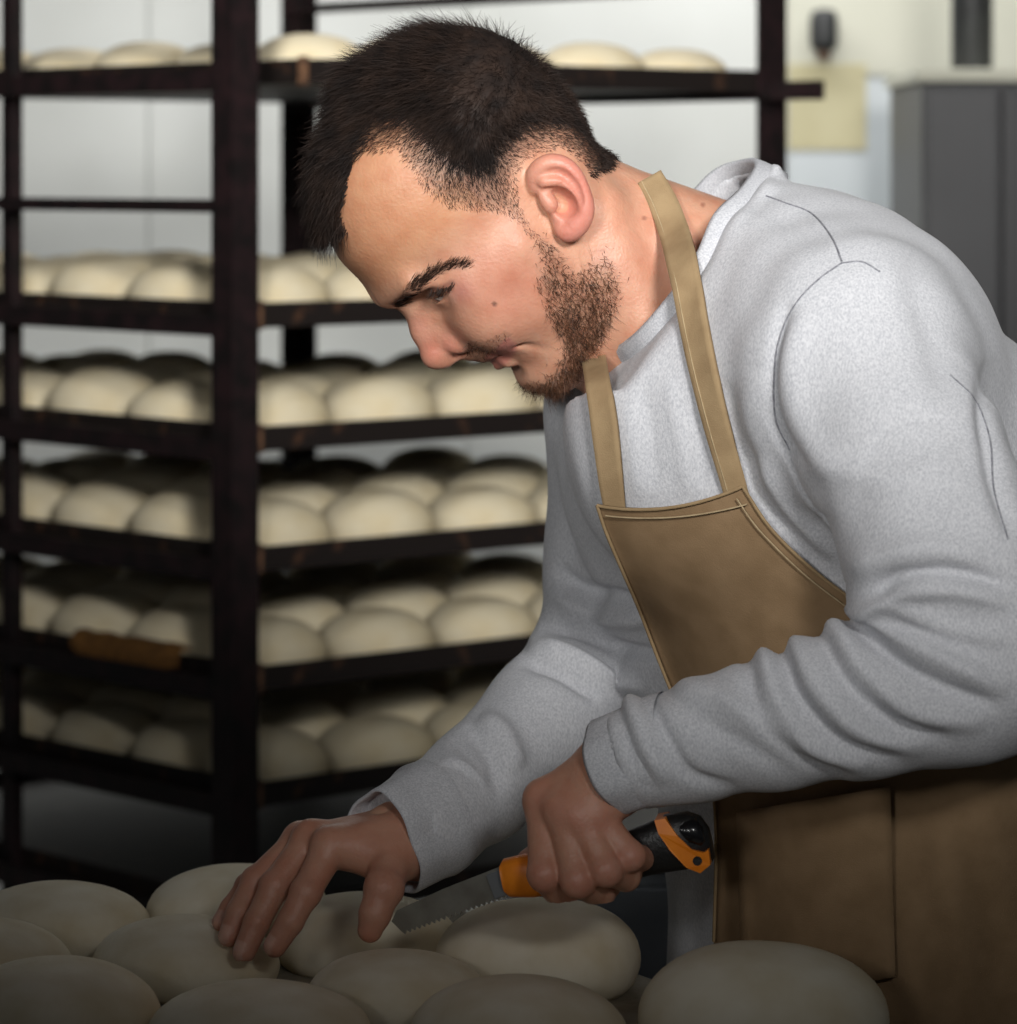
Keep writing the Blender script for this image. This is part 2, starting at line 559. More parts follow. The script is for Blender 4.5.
# table frame: x runs along the edge towards the camera, y points back to the baker
TL0, TL1, TD = -0.32, 0.75, 0.95
for k in range(6):
    y0 = -TD + k * TD / 6
    tbx('plank', (TL0, y0 + 0.001, TZ - 0.045), (TL1, y0 + TD / 6 - 0.001, TZ - 0.006), M['wood'])
tbx('apron_rail', (TL0 + 0.05, -0.075, TZ - 0.14), (TL1 - 0.05, -0.05, TZ - 0.046), M['wood'])
tbx('apron_rail', (TL0 + 0.05, -TD + 0.05, TZ - 0.14), (TL1 - 0.05, -TD + 0.075, TZ - 0.046), M['wood'])
for a in (TL0 + 0.05, TL1 - 0.11):
    for b in (-TD + 0.05, -0.11):
        tbx('leg', (a, b, 0), (a + 0.06, b + 0.06, TZ - 0.046), M['wood'])
me = MB().box((TL0 + 0.01, -TD + 0.01, TZ - 0.0055), (TL1 - 0.01, -0.01, TZ)).mesh('proofing_cloth', 0.0015); me.materials.append(M['linen'])
o = bpy.data.objects.new('proofing_cloth', me); col.objects.link(o); o.location = (tE[0], tE[1], 0); o.rotation_euler = (0, 0, TA)
tag(o, 'floured grey cloth spread under the dough on the table', 'cloth')

tl = []
for s in range(4):
    me = loaf_mesh('dough_loaf', 0.067, 0.072, 0.062, 80 + s, 36, 16, 0.03)
    me.materials.append(M['dough2'])
    tl.append(me)
TLOAVES = [  # px of the middle, depth, rotation, scale, height, label
    (8, 2.49, 0.3, 1.0, 0.8, 'floured dough loaf at the far left end of the table'),
    (84, 2.575, 0.9, 0.92, 0.85, 'floured dough loaf in the back row, second from the left border'),
    (186, 2.61, 1.1, 0.95, 0.86, 'floured dough loaf in the back row just behind the fingertips'),
    (180, 2.480, 0.5, 0.92, 0.80, 'floured dough loaf right under the tips of the outstretched fingers'),
    (340, 2.56, 0.7, 0.93, 0.85, 'floured dough loaf between the thumb and the fingers of the open hand'),
    (390, 2.36, 0.2, 0.9, 0.80, 'floured dough loaf below the thumb at the tip of the blade'),
    (528, 2.47, 1.35, 1.0, 0.95, 'floured dough loaf below the blade and the hand holding it'),
    (762, 2.29, 1.30, 1.10, 1.0, 'floured dough loaf nearest the apron at the right end of the table'),
    (82, 2.31, 0.4, 0.96, 0.9, 'floured dough loaf in the front row near the left corner'),
    (262, 2.29, 0.9, 0.98, 0.8, 'floured dough loaf in the front row below the open hand'),
    (510, 2.27, 0.4, 1.0, 0.85, 'floured dough loaf in the front row below the blade'),
    (-100, 2.60, 0.9, 0.95, 0.85, 'floured dough loaf cut by the left border behind the leftmost loaf'),
]
lp = np.array([[X(px, y), y] for px, y, *_ in TLOAVES])
lr = np.array([0.0725 * s for _, _, _, s, _, _ in TLOAVES])
for _ in range(60):                       # push touching loaves apart
    for i in range(len(lp)):
        for j in range(i):
            dd = lp[i] - lp[j]; L_ = np.linalg.norm(dd); gap = lr[i] + lr[j] - L_
            if gap > 0:
                lp[i] += dd / L_ * gap / 2; lp[j] -= dd / L_ * gap / 2
for k, (px, y, rz, s, hs, lab) in enumerate(TLOAVES):
    o = bpy.data.objects.new('dough_loaf', tl[k % 4])
    col.objects.link(o)
    o.location = (lp[k][0], lp[k][1], TZ)
    o.rotation_euler = (0, 0, rz)
    o.scale = (s, s, s * hs)
    tag(o, lab, 'dough loaf', 'loaves on the work table')

# ------------------------------------------------------------------ signed distance modelling
def smin(a, b, k):
    if k <= 0: return np.minimum(a, b)
    h = np.maximum(k - np.abs(a - b), 0) / k
    return np.minimum(a, b) - h * h * k * 0.25


class Field:
    def __init__(s, lo, hi, h):
        s.lo = np.array(lo, np.float32); s.h = h
        s.n = np.ceil((np.array(hi) - s.lo) / h).astype(int) + 1
        s.f = np.full(s.n, 0.08, np.float32)
        s.ax = [s.lo[i] + h * np.arange(s.n[i], dtype=np.float32) for i in range(3)]

    def sl(s, lo, hi):
        out = []
        for i in range(3):
            a = int(np.clip(math.floor((lo[i] - s.lo[i]) / s.h), 0, s.n[i]))
            b = int(np.clip(math.ceil((hi[i] - s.lo[i]) / s.h) + 1, 0, s.n[i]))
            out.append(slice(a, b))
        return tuple(out)

    def xyz(s, q):
        return s.ax[0][q[0]][:, None, None], s.ax[1][q[1]][None, :, None], s.ax[2][q[2]][None, None, :]

    def put(s, q, d, k, op):
        if op == 'u': s.f[q] = smin(s.f[q], d, k)
        elif op == 's': s.f[q] = -smin(-s.f[q], d, k)

    def rc(s, a, b, ra, rb, k=0.01, op='u'):
        a = np.asarray(a, float); b = np.asarray(b, float)
        m = max(k, 2 * s.h) + 2 * s.h
        lo = np.minimum(a - ra, b - rb) - m; hi = np.maximum(a + ra, b + rb) + m
        q = s.sl(lo, hi)
        x, y, z = s.xyz(q)
        if x.size == 0 or y.size == 0 or z.size == 0: return
        ab = b - a; L = float(ab @ ab) + 1e-12
        t = np.clip(((x - a[0]) * ab[0] + (y - a[1]) * ab[1] + (z - a[2]) * ab[2]) / L, 0, 1).astype(np.float32)
        d = np.sqrt((x - a[0] - t * ab[0]) ** 2 + (y - a[1] - t * ab[1]) ** 2 + (z - a[2] - t * ab[2]) ** 2) - (ra + t * (rb - ra))
        s.put(q, d.astype(np.float32), k, op)

    def chain(s, pts, k=0.01, op='u'):
        """pts: list of (vec, r)"""
        for (a, ra), (b, rb) in zip(pts[:-1], pts[1:]):
            s.rc(a, b, ra, rb, k, op)

    def ell(s, c, r, ax=None, k=0.01, op='u'):
        """ellipsoid; ax = rows of local axes"""
        c = np.asarray(c, float); r = np.asarray(r, float)
        R = np.eye(3) if ax is None else np.asarray(ax, float)
        m = max(k, 2 * s.h) + 2 * s.h
        e = np.sqrt(((R.T * r) ** 2).sum(1)) + m
        q = s.sl(c - e, c + e)
        x, y, z = s.xyz(q)
        if x.size == 0 or y.size == 0 or z.size == 0: return
        k0 = 0; k1 = 0
        for i in range(3):
            p = (x - c[0]) * R[i, 0] + (y - c[1]) * R[i, 1] + (z - c[2]) * R[i, 2]
            k0 = k0 + (p / r[i]) ** 2; k1 = k1 + (p / r[i] ** 2) ** 2
        k0 = np.sqrt(k0); k1 = np.sqrt(k1) + 1e-6
        s.put(q, (k0 * (k0 - 1) / k1).astype(np.float32), k, op)

    def sample(s, p):
        g = (p - s.lo) / s.h
        g = np.clip(g, 0, s.n - 1.001)
        i = g.astype(int); t = (g - i)
        out = 0
        for a in (0, 1):
            for b in (0, 1):
                for c in (0, 1):
                    wgt = (t[:, 0] if a else 1 - t[:, 0]) * (t[:, 1] if b else 1 - t[:, 1]) * (t[:, 2] if c else 1 - t[:, 2])
                    out = out + wgt * s.f[i[:, 0] + a, i[:, 1] + b, i[:, 2] + c]
        return out

    def mesh(s, smooth=1):
        return nets(s.f, s.lo, s.h, smooth)


def nets(f, lo, h, smooth=1):
    s = f < 0
    cnt = np.zeros(np.array(f.shape) - 1, np.int8)
    for a in (0, 1):
        for b in (0, 1):
            for c in (0, 1):
                cnt += s[a:f.shape[0]-1+a, b:f.shape[1]-1+b, c:f.shape[2]-1+c]
    mask = (cnt > 0) & (cnt < 8)
    idx = np.argwhere(mask)
    vid = np.full(mask.shape, -1, np.int32)
    vid[mask] = np.arange(len(idx), dtype=np.int32)
    acc = np.zeros((len(idx), 3)); num = np.zeros(len(idx))
    cor = [(a, b, c) for a in (0, 1) for b in (0, 1) for c in (0, 1)]
    val = {c: f[idx[:, 0]+c[0], idx[:, 1]+c[1], idx[:, 2]+c[2]] for c in cor}
    for c in cor:
        for ax in range(3):
            if c[ax] == 0:
                d = list(c); d[ax] = 1; d = tuple(d)
                va, vb = val[c], val[d]
                cr = (va < 0) != (vb < 0)
                t = np.where(cr, va / np.where(cr, va - vb, 1), 0)
                p = np.tile(np.array(c, float), (len(idx), 1))
                p[:, ax] += t
                acc[cr] += p[cr]; num[cr] += 1
    v = lo + h * (idx + acc / num[:, None])
    quads = []
    nx, ny, nz = f.shape
    for ax in range(3):
        o1, o2 = (ax + 1) % 3, (ax + 2) % 3
        a = [slice(1, -1)] * 3; b = [slice(1, -1)] * 3
        a[ax] = slice(0, -1); b[ax] = slice(1, None)
        sa, sb = s[tuple(a)], s[tuple(b)]
        e = np.argwhere(sa != sb)
        flip = sa[e[:, 0], e[:, 1], e[:, 2]]
        base = e.copy()
        for k in range(3):
            if k != ax: base[:, k] += 1
        def cell(d1, d2):
            q = base.copy(); q[:, o1] -= d1; q[:, o2] -= d2
            return vid[q[:, 0], q[:, 1], q[:, 2]]
        qd = np.stack([cell(1, 1), cell(0, 1), cell(0, 0), cell(1, 0)], 1)
        qd[~flip] = qd[~flip][:, ::-1]
        quads.append(qd)
    q = np.concatenate(quads)
    for _ in range(smooth):
        v = lap(v, q, 0.5); v = lap(v, q, -0.52)
    return v, q


def lap(v, q, lam):
    n = len(v)
    e = np.concatenate([q[:, [0, 1]], q[:, [1, 2]], q[:, [2, 3]], q[:, [3, 0]]])
    deg = np.bincount(e[:, 0], minlength=n) + np.bincount(e[:, 1], minlength=n)
    out = np.zeros_like(v)
    for k in range(3):
        out[:, k] = np.bincount(e[:, 0], v[e[:, 1], k], n) + np.bincount(e[:, 1], v[e[:, 0], k], n)
    return v + lam * (out / np.maximum(deg, 1)[:, None] - v)


def normals(v, q):
    n = np.cross(v[q[:, 2]] - v[q[:, 0]], v[q[:, 3]] - v[q[:, 1]])
    out = np.zeros_like(v)
    for j in range(4):
        for k in range(3):
            out[:, k] += np.bincount(q[:, j], n[:, k], len(v))
    return out / (np.linalg.norm(out, axis=1, keepdims=True) + 1e-12)


def pl_dist(p, line):
    """distance of 2D points to a polyline, and the parameter along it 0..1"""
    line = np.asarray(line, float)
    seg = np.linalg.norm(np.diff(line, axis=0), axis=1); cum = np.concatenate([[0], np.cumsum(seg)])
    best = np.full(len(p), 1e9); par = np.zeros(len(p)); side = np.zeros(len(p))
    for i in range(len(seg)):
        a, b = line[i], line[i+1]; ab = b - a
        t = np.clip(((p - a) @ ab) / (ab @ ab), 0, 1)
        r = p - a - t[:, None] * ab
        d = np.hypot(r[:, 0], r[:, 1])
        m = d < best
        best[m] = d[m]; par[m] = (cum[i] + t[m] * seg[i]) / cum[-1]
        side[m] = np.sign(ab[0] * r[m, 1] - ab[1] * r[m, 0])
    return best, par, side


def in_poly(p, poly):
    poly = np.asarray(poly, float)
    x, y = p[:, 0], p[:, 1]
    ins = np.zeros(len(p), bool)
    j = len(poly) - 1
    for i in range(len(poly)):
        xi, yi = poly[i]; xj, yj = poly[j]
        c = ((yi > y) != (yj > y)) & (x < (xj - xi) * (y - yi) / (yj - yi + 1e-12) + xi)
        ins ^= c
        j = i
    return ins


def spline(pts, n):
    """Catmull-Rom through points, n samples"""
    p = np.asarray(pts, float)
    p = np.concatenate([[2*p[0]-p[1]], p, [2*p[-1]-p[-2]]])
    m = len(p) - 3
    out = []
    for t in np.linspace(0, m - 1e-9, n):
        i = int(t); s = t - i
        a, b, c, d = p[i:i+4]
        out.append(0.5*((2*b) + (-a+c)*s + (2*a-5*b+4*c-d)*s*s + (-a+3*b-3*c+d)*s**3))
    return np.array(out)


def strokes(v, n, lst):
    """sculpt ridges (+) and creases (-) drawn on the surface seen from the front; (line px, amp m, width px, dy range)"""
    p = proj(v)
    dy = v[:, 1] - Y0
    front = np.clip((-n[:, 1] + 0.55) / 0.4, 0, 1)
    tot = np.zeros(len(v))
    for line, amp, wd, lo, hi in lst:
        line = spline(line, max(8, len(line) * 6))
        mn, mx = line.min(0) - 3*wd, line.max(0) + 3*wd
        m = np.where((p[:, 0] > mn[0]) & (p[:, 0] < mx[0]) & (p[:, 1] > mn[1]) & (p[:, 1] < mx[1]) & (dy > lo) & (dy < hi))[0]
        if not len(m): continue
        d, t, sd = pl_dist(p[m], line)
        fade = np.clip(np.minimum(t, 1 - t) / 0.2, 0, 1) ** 0.7
        tot[m] += amp * np.exp(-(d / wd) ** 2) * fade * front[m]
    return v + n * tot[:, None]


def waves(p, seed, n=10, f0=8, f1=30):
    r = np.random.default_rng(seed)
    out = np.zeros(len(p))
    for _ in range(n):
        k = r.normal(size=3); k /= np.linalg.norm(k)
        fr = r.uniform(f0, f1)
        out += np.sin((p @ k) * fr * 6.28 + r.uniform(0, 6.28)) / n ** 0.5
    return out


def ss(a, b, x):
    t = np.clip((x - a) / (b - a), 0, 1)
    return t * t * (3 - 2 * t)


# ------------------------------------------------------------------ the baker: pose
person = empty('person', (0.27, 2.55, 0))
tag(person, 'bearded man in grey sweatshirt and khaki apron bending over the dough with a saw knife', 'person')

yaw, pitch, roll = math.radians(16), math.radians(46), math.radians(0)
hf = np.array([-math.cos(pitch)*math.cos(yaw), -math.cos(pitch)*math.sin(yaw), -math.sin(pitch)])
hl = np.array([math.sin(yaw), -math.cos(yaw), 0.0])
hu = np.cross(hf, hl)
HR = np.stack([hf, hl, hu])                 # rows: forward, left, up
HO = P(517, 205, 0.03)


def h2w(p): return HO + np.asarray(p) @ HR
def w2h(p): return (np.asarray(p) - HO) @ HR.T


# ------------------------------------------------------------------ head
hh = 0.0014
HD = Field((-0.235, hh/2, -0.235), (0.150, 0.112, 0.155), hh)
tabu = np.array([-0.126, -0.110, -0.106, -0.101, -0.093, -0.080, -0.066, -0.052, -0.035, -0.015, 0.005, 0.022, 0.040, 0.062, 0.085, 0.104, 0.119, 0.130, 0.1355, 0.145])
tabf = np.array([0.060, 0.066, 0.073, 0.0790, 0.0835, 0.0815, 0.0865, 0.0930, 0.0975, 0.0995, 0.1030, 0.1095, 0.1145, 0.1145, 0.1070, 0.0950, 0.0780, 0.0560, 0.035, 0.020])
tabb = np.array([0.050, 0.050, 0.040, 0.026, 0.013, 0.000, -0.010, -0.022, -0.045, -0.062, -0.070, -0.0745, -0.0770, -0.0765, -0.0710, -0.0610, -0.0465, -0.0270, -0.005, 0.010])
tabw = np.array([0.010, 0.016, 0.027, 0.0370, 0.0455, 0.0535, 0.0580, 0.0615, 0.0655, 0.0690, 0.0715, 0.0735, 0.0755, 0.0755, 0.0710, 0.0620, 0.0500, 0.0340, 0.018, 0.005])
uu = HD.ax[2]


def tabi(t):
    r = np.interp(uu, tabu, t)
    k = np.ones(9) / 9
    return np.convolve(np.pad(r, 4, mode='edge'), k, 'valid').astype(np.float32)


xf, xb, wd = tabi(tabf), tabi(tabb), tabi(tabw)
xc = xb + (xf - xb) * np.interp(uu, [-0.11, -0.06, 0.0, 0.05, 0.14], [0.30, 0.32, 0.40, 0.45, 0.48]).astype(np.float32)
x = HD.ax[0][:, None, None]; y = HD.ax[1][None, :, None]
a = np.where(x > xc, (xf - xc), (xc - xb)).astype(np.float32)
nexp = np.where(x > xc, 2.25, 2.15).astype(np.float32)
g = ((np.abs(x - xc) / a) ** nexp + (y / wd) ** nexp) ** (1 / nexp)
d = (g - 1) * np.minimum(a, wd)
d[:, :, (uu < -0.128) | (uu > 0.146)] = 0.08
gr = np.gradient(d, hh)
gn = np.sqrt(gr[0]**2 + gr[1]**2 + gr[2]**2)
HD.f = (d / np.clip(gn, 0.5, 4)).astype(np.float32)
del d, g, gr, gn, a
# brow ridge, cheekbones, jaw, chin
HD.rc((0.1085, 0.006, 0.024), (0.098, 0.042, 0.024), 0.0085, 0.008, 0.016)
HD.rc((0.070, 0.049, -0.006), (0.034, 0.0625, -0.006), 0.0135, 0.0095, 0.025)
HD.ell((0.034, 0.046, -0.034), (0.030, 0.0175, 0.026), None, 0.025)
HD.ell((0.076, 0.036, -0.030), (0.020, 0.020, 0.022), None, 0.02)
HD.ell((0.0735, 0.0, -0.0895), (0.0130, 0.019, 0.012), None, 0.014)
HD.rc((0.002, 0.052, -0.066), (0.066, 0.022, -0.102), 0.011, 0.009, 0.02)
# eye sockets
HD.ell((0.106, 0.034, 0.006), (0.0135, 0.0165, 0.0105), None, 0.014, 's')
HD.ell((0.114, 0.018, 0.004), (0.010, 0.007, 0.012), None, 0.010, 's')
# eyeball and lids
EC = np.array([0.0815, 0.0325, 0.0045])
HD.ell(EC, (0.0138, 0.0150, 0.0128), None, 0.004)
HD.ell(EC + [0.0125, 0.0035, -0.0005], (0.0075, 0.0135, 0.0016), None, 0.0012, 's')
# nose
HD.chain([((0.1005, 0, 0.016), 0.0075), ((0.1000, 0, 0.005), 0.0070), ((0.1085, 0, -0.0115), 0.0078), ((0.1142, 0, -0.0275), 0.0095)], 0.009)
HD.rc((0.0945, 0.004, 0.002), (0.0985, 0.009, -0.028), 0.009, 0.011, 0.012)
HD.ell((0.1150, 0, -0.0305), (0.0098, 0.0092, 0.0094), None, 0.005)
HD.ell((0.0965, 0.0148, -0.0310), (0.0116, 0.0076, 0.0104), None, 0.0035)
HD.rc((0.101, 0, -0.040), (0.112, 0, -0.037), 0.006, 0.006, 0.005)
HD.ell((0.1025, 0.0085, -0.0415), (0.0070, 0.0034, 0.0045), None, 0.002, 's')
HD.chain([((0.0925, 0.0205, -0.0225), 0.0010), ((0.0875, 0.0215, -0.0270), 0.0018), ((0.0850, 0.0200, -0.0390), 0.0014)], 0.005, 's')
HD.ell((0.0940, 0, -0.0465), (0.0085, 0.0125, 0.0075), None, 0.006)
# lips
HD.chain([((0.0905, 0.0, -0.0545), 0.0062), ((0.0860, 0.013, -0.0550), 0.0052), ((0.0770, 0.0240, -0.0545), 0.0030)], 0.006)
HD.chain([((0.0865, 0.0, -0.0690), 0.0066), ((0.0825, 0.013, -0.0668), 0.0064), ((0.0775, 0.0220, -0.0608), 0.0044)], 0.004)
HD.chain([((0.0985, 0.0, -0.0612), 0.0013), ((0.0925, 0.012, -0.0612), 0.0013), ((0.0835, 0.0245, -0.0570), 0.0014)], 0.0025, 's')
# smile fold, fold beside the mouth
HD.chain([((0.0885, 0.0235, -0.030), 0.0012), ((0.0788, 0.0375, -0.050), 0.0006), ((0.0675, 0.0460, -0.076), 0.0003)], 0.007, 's')
HD.ell((0.0880, 0.0, -0.0775), (0.006, 0.014, 0.005), None, 0.008, 's')


# ear: outlines traced in the plane of the head side
def ear_px(px, py, out):
    """point on the near side of the head seen at this pixel, at lateral offset out"""
    dx = (517 - px) / 1434.0 / math.cos(yaw); dz = (205 - py) / 1434.0
    dx = dx + out * math.tan(yaw)
    return np.array([dx*math.cos(pitch) - dz*math.sin(pitch), out, dx*math.sin(pitch) + dz*math.cos(pitch)])


def earc(pts, k=0.003, op='u'):
    HD.chain([(ear_px(a, b, o), r) for a, b, o, r in spline(pts, len(pts) * 5)], k, op)


# plate of the ear, then helix rim, antihelix, tragus, lobe; concha carved
HD.rc(ear_px(556, 182, 0.0715), ear_px(566, 215, 0.0715), 0.0130, 0.0105, 0.008)
HD.ell(ear_px(563, 194, 0.080), (0.0165, 0.0060, 0.0225), None, 0.006)
earc([(534, 188, 0.0735, 0.0040), (535, 172, 0.080, 0.0042), (547, 163.5, 0.0855, 0.0045), (562, 166, 0.088, 0.0045), (574, 178, 0.0895, 0.0042), (582, 198, 0.089, 0.0042), (582, 213, 0.087, 0.0046), (575, 224, 0.083, 0.0055), (566, 230, 0.079, 0.0052), (561, 224, 0.076, 0.0048)], 0.004)
earc([(544, 194, 0.0725, 0.0034), (552, 203, 0.0765, 0.0036), (557, 211, 0.0765, 0.0038), (561, 221, 0.0765, 0.0045)], 0.004)
earc([(543, 181, 0.0845, 0.0045), (558, 180, 0.0865, 0.0038), (570, 191, 0.0875, 0.0040), (574, 205, 0.0860, 0.0040), (570, 217, 0.0830, 0.0042)], 0.003)
HD.ell(ear_px(561, 202, 0.0885), (0.0088, 0.0140, 0.0118), None, 0.003, 's')
earc([(551, 192, 0.0875, 0.0020), (545, 191, 0.086, 0.0016)], 0.003, 's')
earc([(548, 173, 0.0915, 0.0020), (560, 174, 0.0935, 0.0020), (573, 186, 0.0945, 0.0018), (578, 202, 0.0935, 0.0016)], 0.003, 's')
HD.ell(ear_px(552, 200, 0.0800), (0.0035, 0.0060, 0.0030), None, 0.002, 's')
earc([(545, 197, 0.0790, 0.0034), (550, 205, 0.0800, 0.0036)], 0.003)

# mirror to the full head, then the neck
HF = Field((-0.235, -0.112, -0.235), (0.150, 0.112, 0.155), hh)
full = np.concatenate([HD.f[:, ::-1, :], HD.f], 1)
HF.f = full; HF.n = np.array(full.shape)
HF.lo = np.array([HD.lo[0], -HD.ax[1][-1], HD.lo[2]], np.float32)
HF.ax = [HD.ax[0], HF.lo[1] + hh * np.arange(full.shape[1], dtype=np.float32), HD.ax[2]]
NB = P(692, 290, 0.05)
HF.rc((-0.012, 0, -0.048), w2h(NB), 0.053, 0.060, 0.025)
HF.rc((-0.024, 0, -0.020), w2h(P(722, 272, 0.05)), 0.036, 0.046, 0.02)
HF.rc((0.006, 0, -0.075), w2h(P(655, 330, 0.04)), 0.045, 0.052, 0.02)
HF.rc((-0.030, 0.050, -0.035), w2h(P(650, 345, -0.005)), 0.013, 0.011, 0.02)
hv, hq = HF.mesh(1)
hloc = hv.copy()
hv = h2w(hv)
hn = normals(hv, hq)
if (hn[hloc[:, 0] > 0.09] @ hf).mean() < 0: hq = hq[:, ::-1]; hn = -hn
# mirrored position (near side) for pixel traced masks
hm = hloc.copy(); hm[:, 1] = np.abs(hm[:, 1])
hpx = proj(h2w(hm))
# ------------------------------------------------------------------ hair masks (traced on the near side, mirrored for the far one)
HAIR = [(326, 240), (348, 231), (343, 211), (347, 180), (355, 160), (372, 149), (397, 153), (409, 168), (424, 187), (444, 205), (475, 211), (505, 213), (519, 226), (531, 243), (536, 238),
        (524, 215), (515, 196), (516, 178), (524, 162), (538, 152), (556, 148), (572, 155), (584, 168), (594, 178), (613, 166), (606, 140), (640, 60), (600, -20), (300, -40), (230, 150), (280, 235)]
LOWER = [(397, 153), (409, 168), (424, 187), (444, 205), (475, 211), (505, 213), (531, 243)]
LOWER2 = [(516, 186), (524, 162), (538, 152), (556, 148), (572, 155)]
BEARD = [(516, 208), (527, 222), (533, 250), (531, 285), (541, 318), (553, 340), (556, 354), (549, 367), (536, 376), (524, 379), (520, 388), (530, 398), (560, 404), (592, 372), (605, 345), (622, 315), (628, 285), (622, 262), (606, 246), (590, 250), (575, 262), (560, 246), (545, 236), (531, 226)]
MOUST = [(468, 340), (484, 343), (503, 331), (512, 336), (504, 342), (489, 357), (476, 360), (464, 353)]
wob = waves(hloc * 1.0, 3, 12, 25, 70) * 4.0
wob2 = np.stack([wob, waves(hloc, 4, 12, 25, 70) * 4.0], 1)
m_hair = in_poly(hpx + 0.5 * wob2, HAIR) & (hloc[:, 2] > -0.06)
dl = np.minimum(pl_dist(hpx, LOWER)[0], pl_dist(hpx, LOWER2)[0] * 1.5)
fade = ss(4, 85, dl)                       # 0 at the clipped edge, 1 in the long hair
nape = ss(25, 0, pl_dist(hpx, [(584, 168), (616, 168)])[0])
d_beard = pl_dist(hpx, BEARD + BEARD[:1])[0]
m_beard = in_poly(hpx + wob2, BEARD) & (hloc[:, 0] > -0.05)
s_beard = m_beard * ss(0, 16, d_beard * np.where(hpx[:, 1] < 252, 3.0, 1.0))
m_mou = in_poly(hpx + 0.3 * wob2, MOUST)
# skin colour (the colour of the skin itself)
base = np.array([0.60, 0.325, 0.215])
c = np.tile(base, (len(hv), 1))


def tint(mask, colr):
    global c
    mk = np.clip(mask, 0, 1)[:, None]
    c = c * (1 - mk) + np.array(colr) * mk


def blob(px, py, r): return np.exp(-(((hpx[:, 0] - px) ** 2 + (hpx[:, 1] - py) ** 2) / r ** 2))


tint(0.75 * ss(0.02, 0.05, hloc[:, 2]) * (hloc[:, 0] > 0.03), (0.56, 0.275, 0.145))
tint(0.65 * blob(505, 290, 46), (0.60, 0.25, 0.175))
tint(0.75 * np.maximum(blob(432, 352, 20), blob(450, 345, 16)), (0.58, 0.22, 0.16))
tint(0.45 * blob(418, 325, 14), (0.55, 0.22, 0.17))
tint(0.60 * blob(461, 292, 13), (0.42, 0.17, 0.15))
earm = (hm[:, 1] > 0.078) & (np.hypot(hpx[:, 0] - 560, hpx[:, 1] - 197) < 48)
tint(0.75 * earm * (0.5 + 0.5 * ss(-10, 25, (hpx[:, 0] - 560) + 0.3 * np.abs(hpx[:, 1] - 197))), (0.60, 0.21, 0.17))
lipd = pl_dist(hpx, [(488, 357), (497, 352), (508, 341)])[0]
lipd2 = pl_dist(hpx, [(495, 364), (504, 358), (511, 347)])[0]
tint(0.85 * ss(9, 3, np.minimum(lipd * 1.7, lipd2)), (0.52, 0.20, 0.165))
tint(0.30 * blob(640, 250, 60), (0.64, 0.30, 0.22))
edge = ss(0, 12, pl_dist(hpx, HAIR[:25])[0])
tint(m_hair * edge * (0.42 + 0.5 * ss(0.0, 0.6, fade)), (0.035, 0.026, 0.022))
tint(0.42 * s_beard * (0.75 + 0.25 * np.sign(wob)), (0.20, 0.105, 0.065))
tint(0.30 * m_mou, (0.24, 0.13, 0.085))
tint(0.8 * ss(3.2, 1.5, np.hypot(hpx[:, 0] - 494.5, hpx[:, 1] - 304)) * (hloc[:, 1] > 0), (0.12, 0.05, 0.04))
for mx_, my_ in ((723, 217), (703, 205), (644, 218)):
    tint(0.6 * ss(3.2, 1.5, np.hypot(hpx[:, 0] - mx_, hpx[:, 1] - my_)) * (hn[:, 1] < 0), (0.25, 0.09, 0.06))
tint(0.55 * ss(7, 1, pl_dist(hpx, [(398, 303), (405, 296), (414, 286), (427, 276), (440, 269), (453, 265), (464, 265)])[0]), (0.10, 0.055, 0.04))
# darker tint along the lash line and lid
tint(0.55 * ss(5, 1, pl_dist(hpx, [(430, 291), (440, 289), (452, 283)])[0]), (0.16, 0.07, 0.06))
head_col = c


def sample_roots(weight, count, seed):
    r = np.random.default_rng(seed)
    wq = weight[hq].mean(1)
    ar = np.linalg.norm(np.cross(hv[hq[:, 2]] - hv[hq[:, 0]], hv[hq[:, 3]] - hv[hq[:, 1]]), axis=1)
    p = wq * ar; p = p / p.sum()
    i = r.choice(len(hq), count, p=p)
    s, t = r.random(count)[:, None], r.random(count)[:, None]
    q = hq[i]
    mixv = lambda arr: (arr[q[:, 0]]*(1-s) + arr[q[:, 1]]*s)*(1-t) + (arr[q[:, 3]]*(1-s) + arr[q[:, 2]]*s)*t
    nn = mixv(hn); nn /= np.linalg.norm(nn, axis=1, keepdims=True)
    return mixv(hv), nn, q[:, 0], r


def strands(root, dirs, length, width, r, bend=None, nseg=3, curl=0.0):
    n = len(root)
    side = np.cross(dirs, r.normal(size=(n, 3))); side /= np.linalg.norm(side, axis=1, keepdims=True) + 1e-9
    cur = r.normal(size=(n, 3)) * curl
    vs = []
    for k in range(nseg + 1):
        t = k / nseg
        p = root + dirs * (length * t)[:, None] + cur * (length * t * t)[:, None]
        if bend is not None: p = p + bend * (length * t * t)[:, None]
        w_ = width * (1 - 0.85 * t)
        vs.append(p - side * (w_ / 2)[:, None]); vs.append(p + side * (w_ / 2)[:, None])
    v_ = np.stack(vs, 1).reshape(-1, 3)
    b = (np.arange(n) * 2 * (nseg + 1))[:, None]
    fs = np.concatenate([b + np.array([2*k, 2*k+1, 2*k+3, 2*k+2]) for k in range(nseg)])
    return v_, fs


def unit(a): return a / (np.linalg.norm(a, axis=1, keepdims=True) + 1e-9)


# length of the hair at every head vertex
topness = ss(0.035, 0.105, hloc[:, 2])
crown = np.exp(-(((hpx[:, 0] - 430) ** 2 + (hpx[:, 1] - 50) ** 2) / 70 ** 2))
front = ss(0.05, 0.10, hloc[:, 0]) * topness
hlen = 0.0022 + fade * (0.008 + 0.010 * topness * (1 - 0.35 * front) + 0.005 * crown) * (1 - 0.5 * nape)
hlen = np.where(m_hair, hlen, 0)
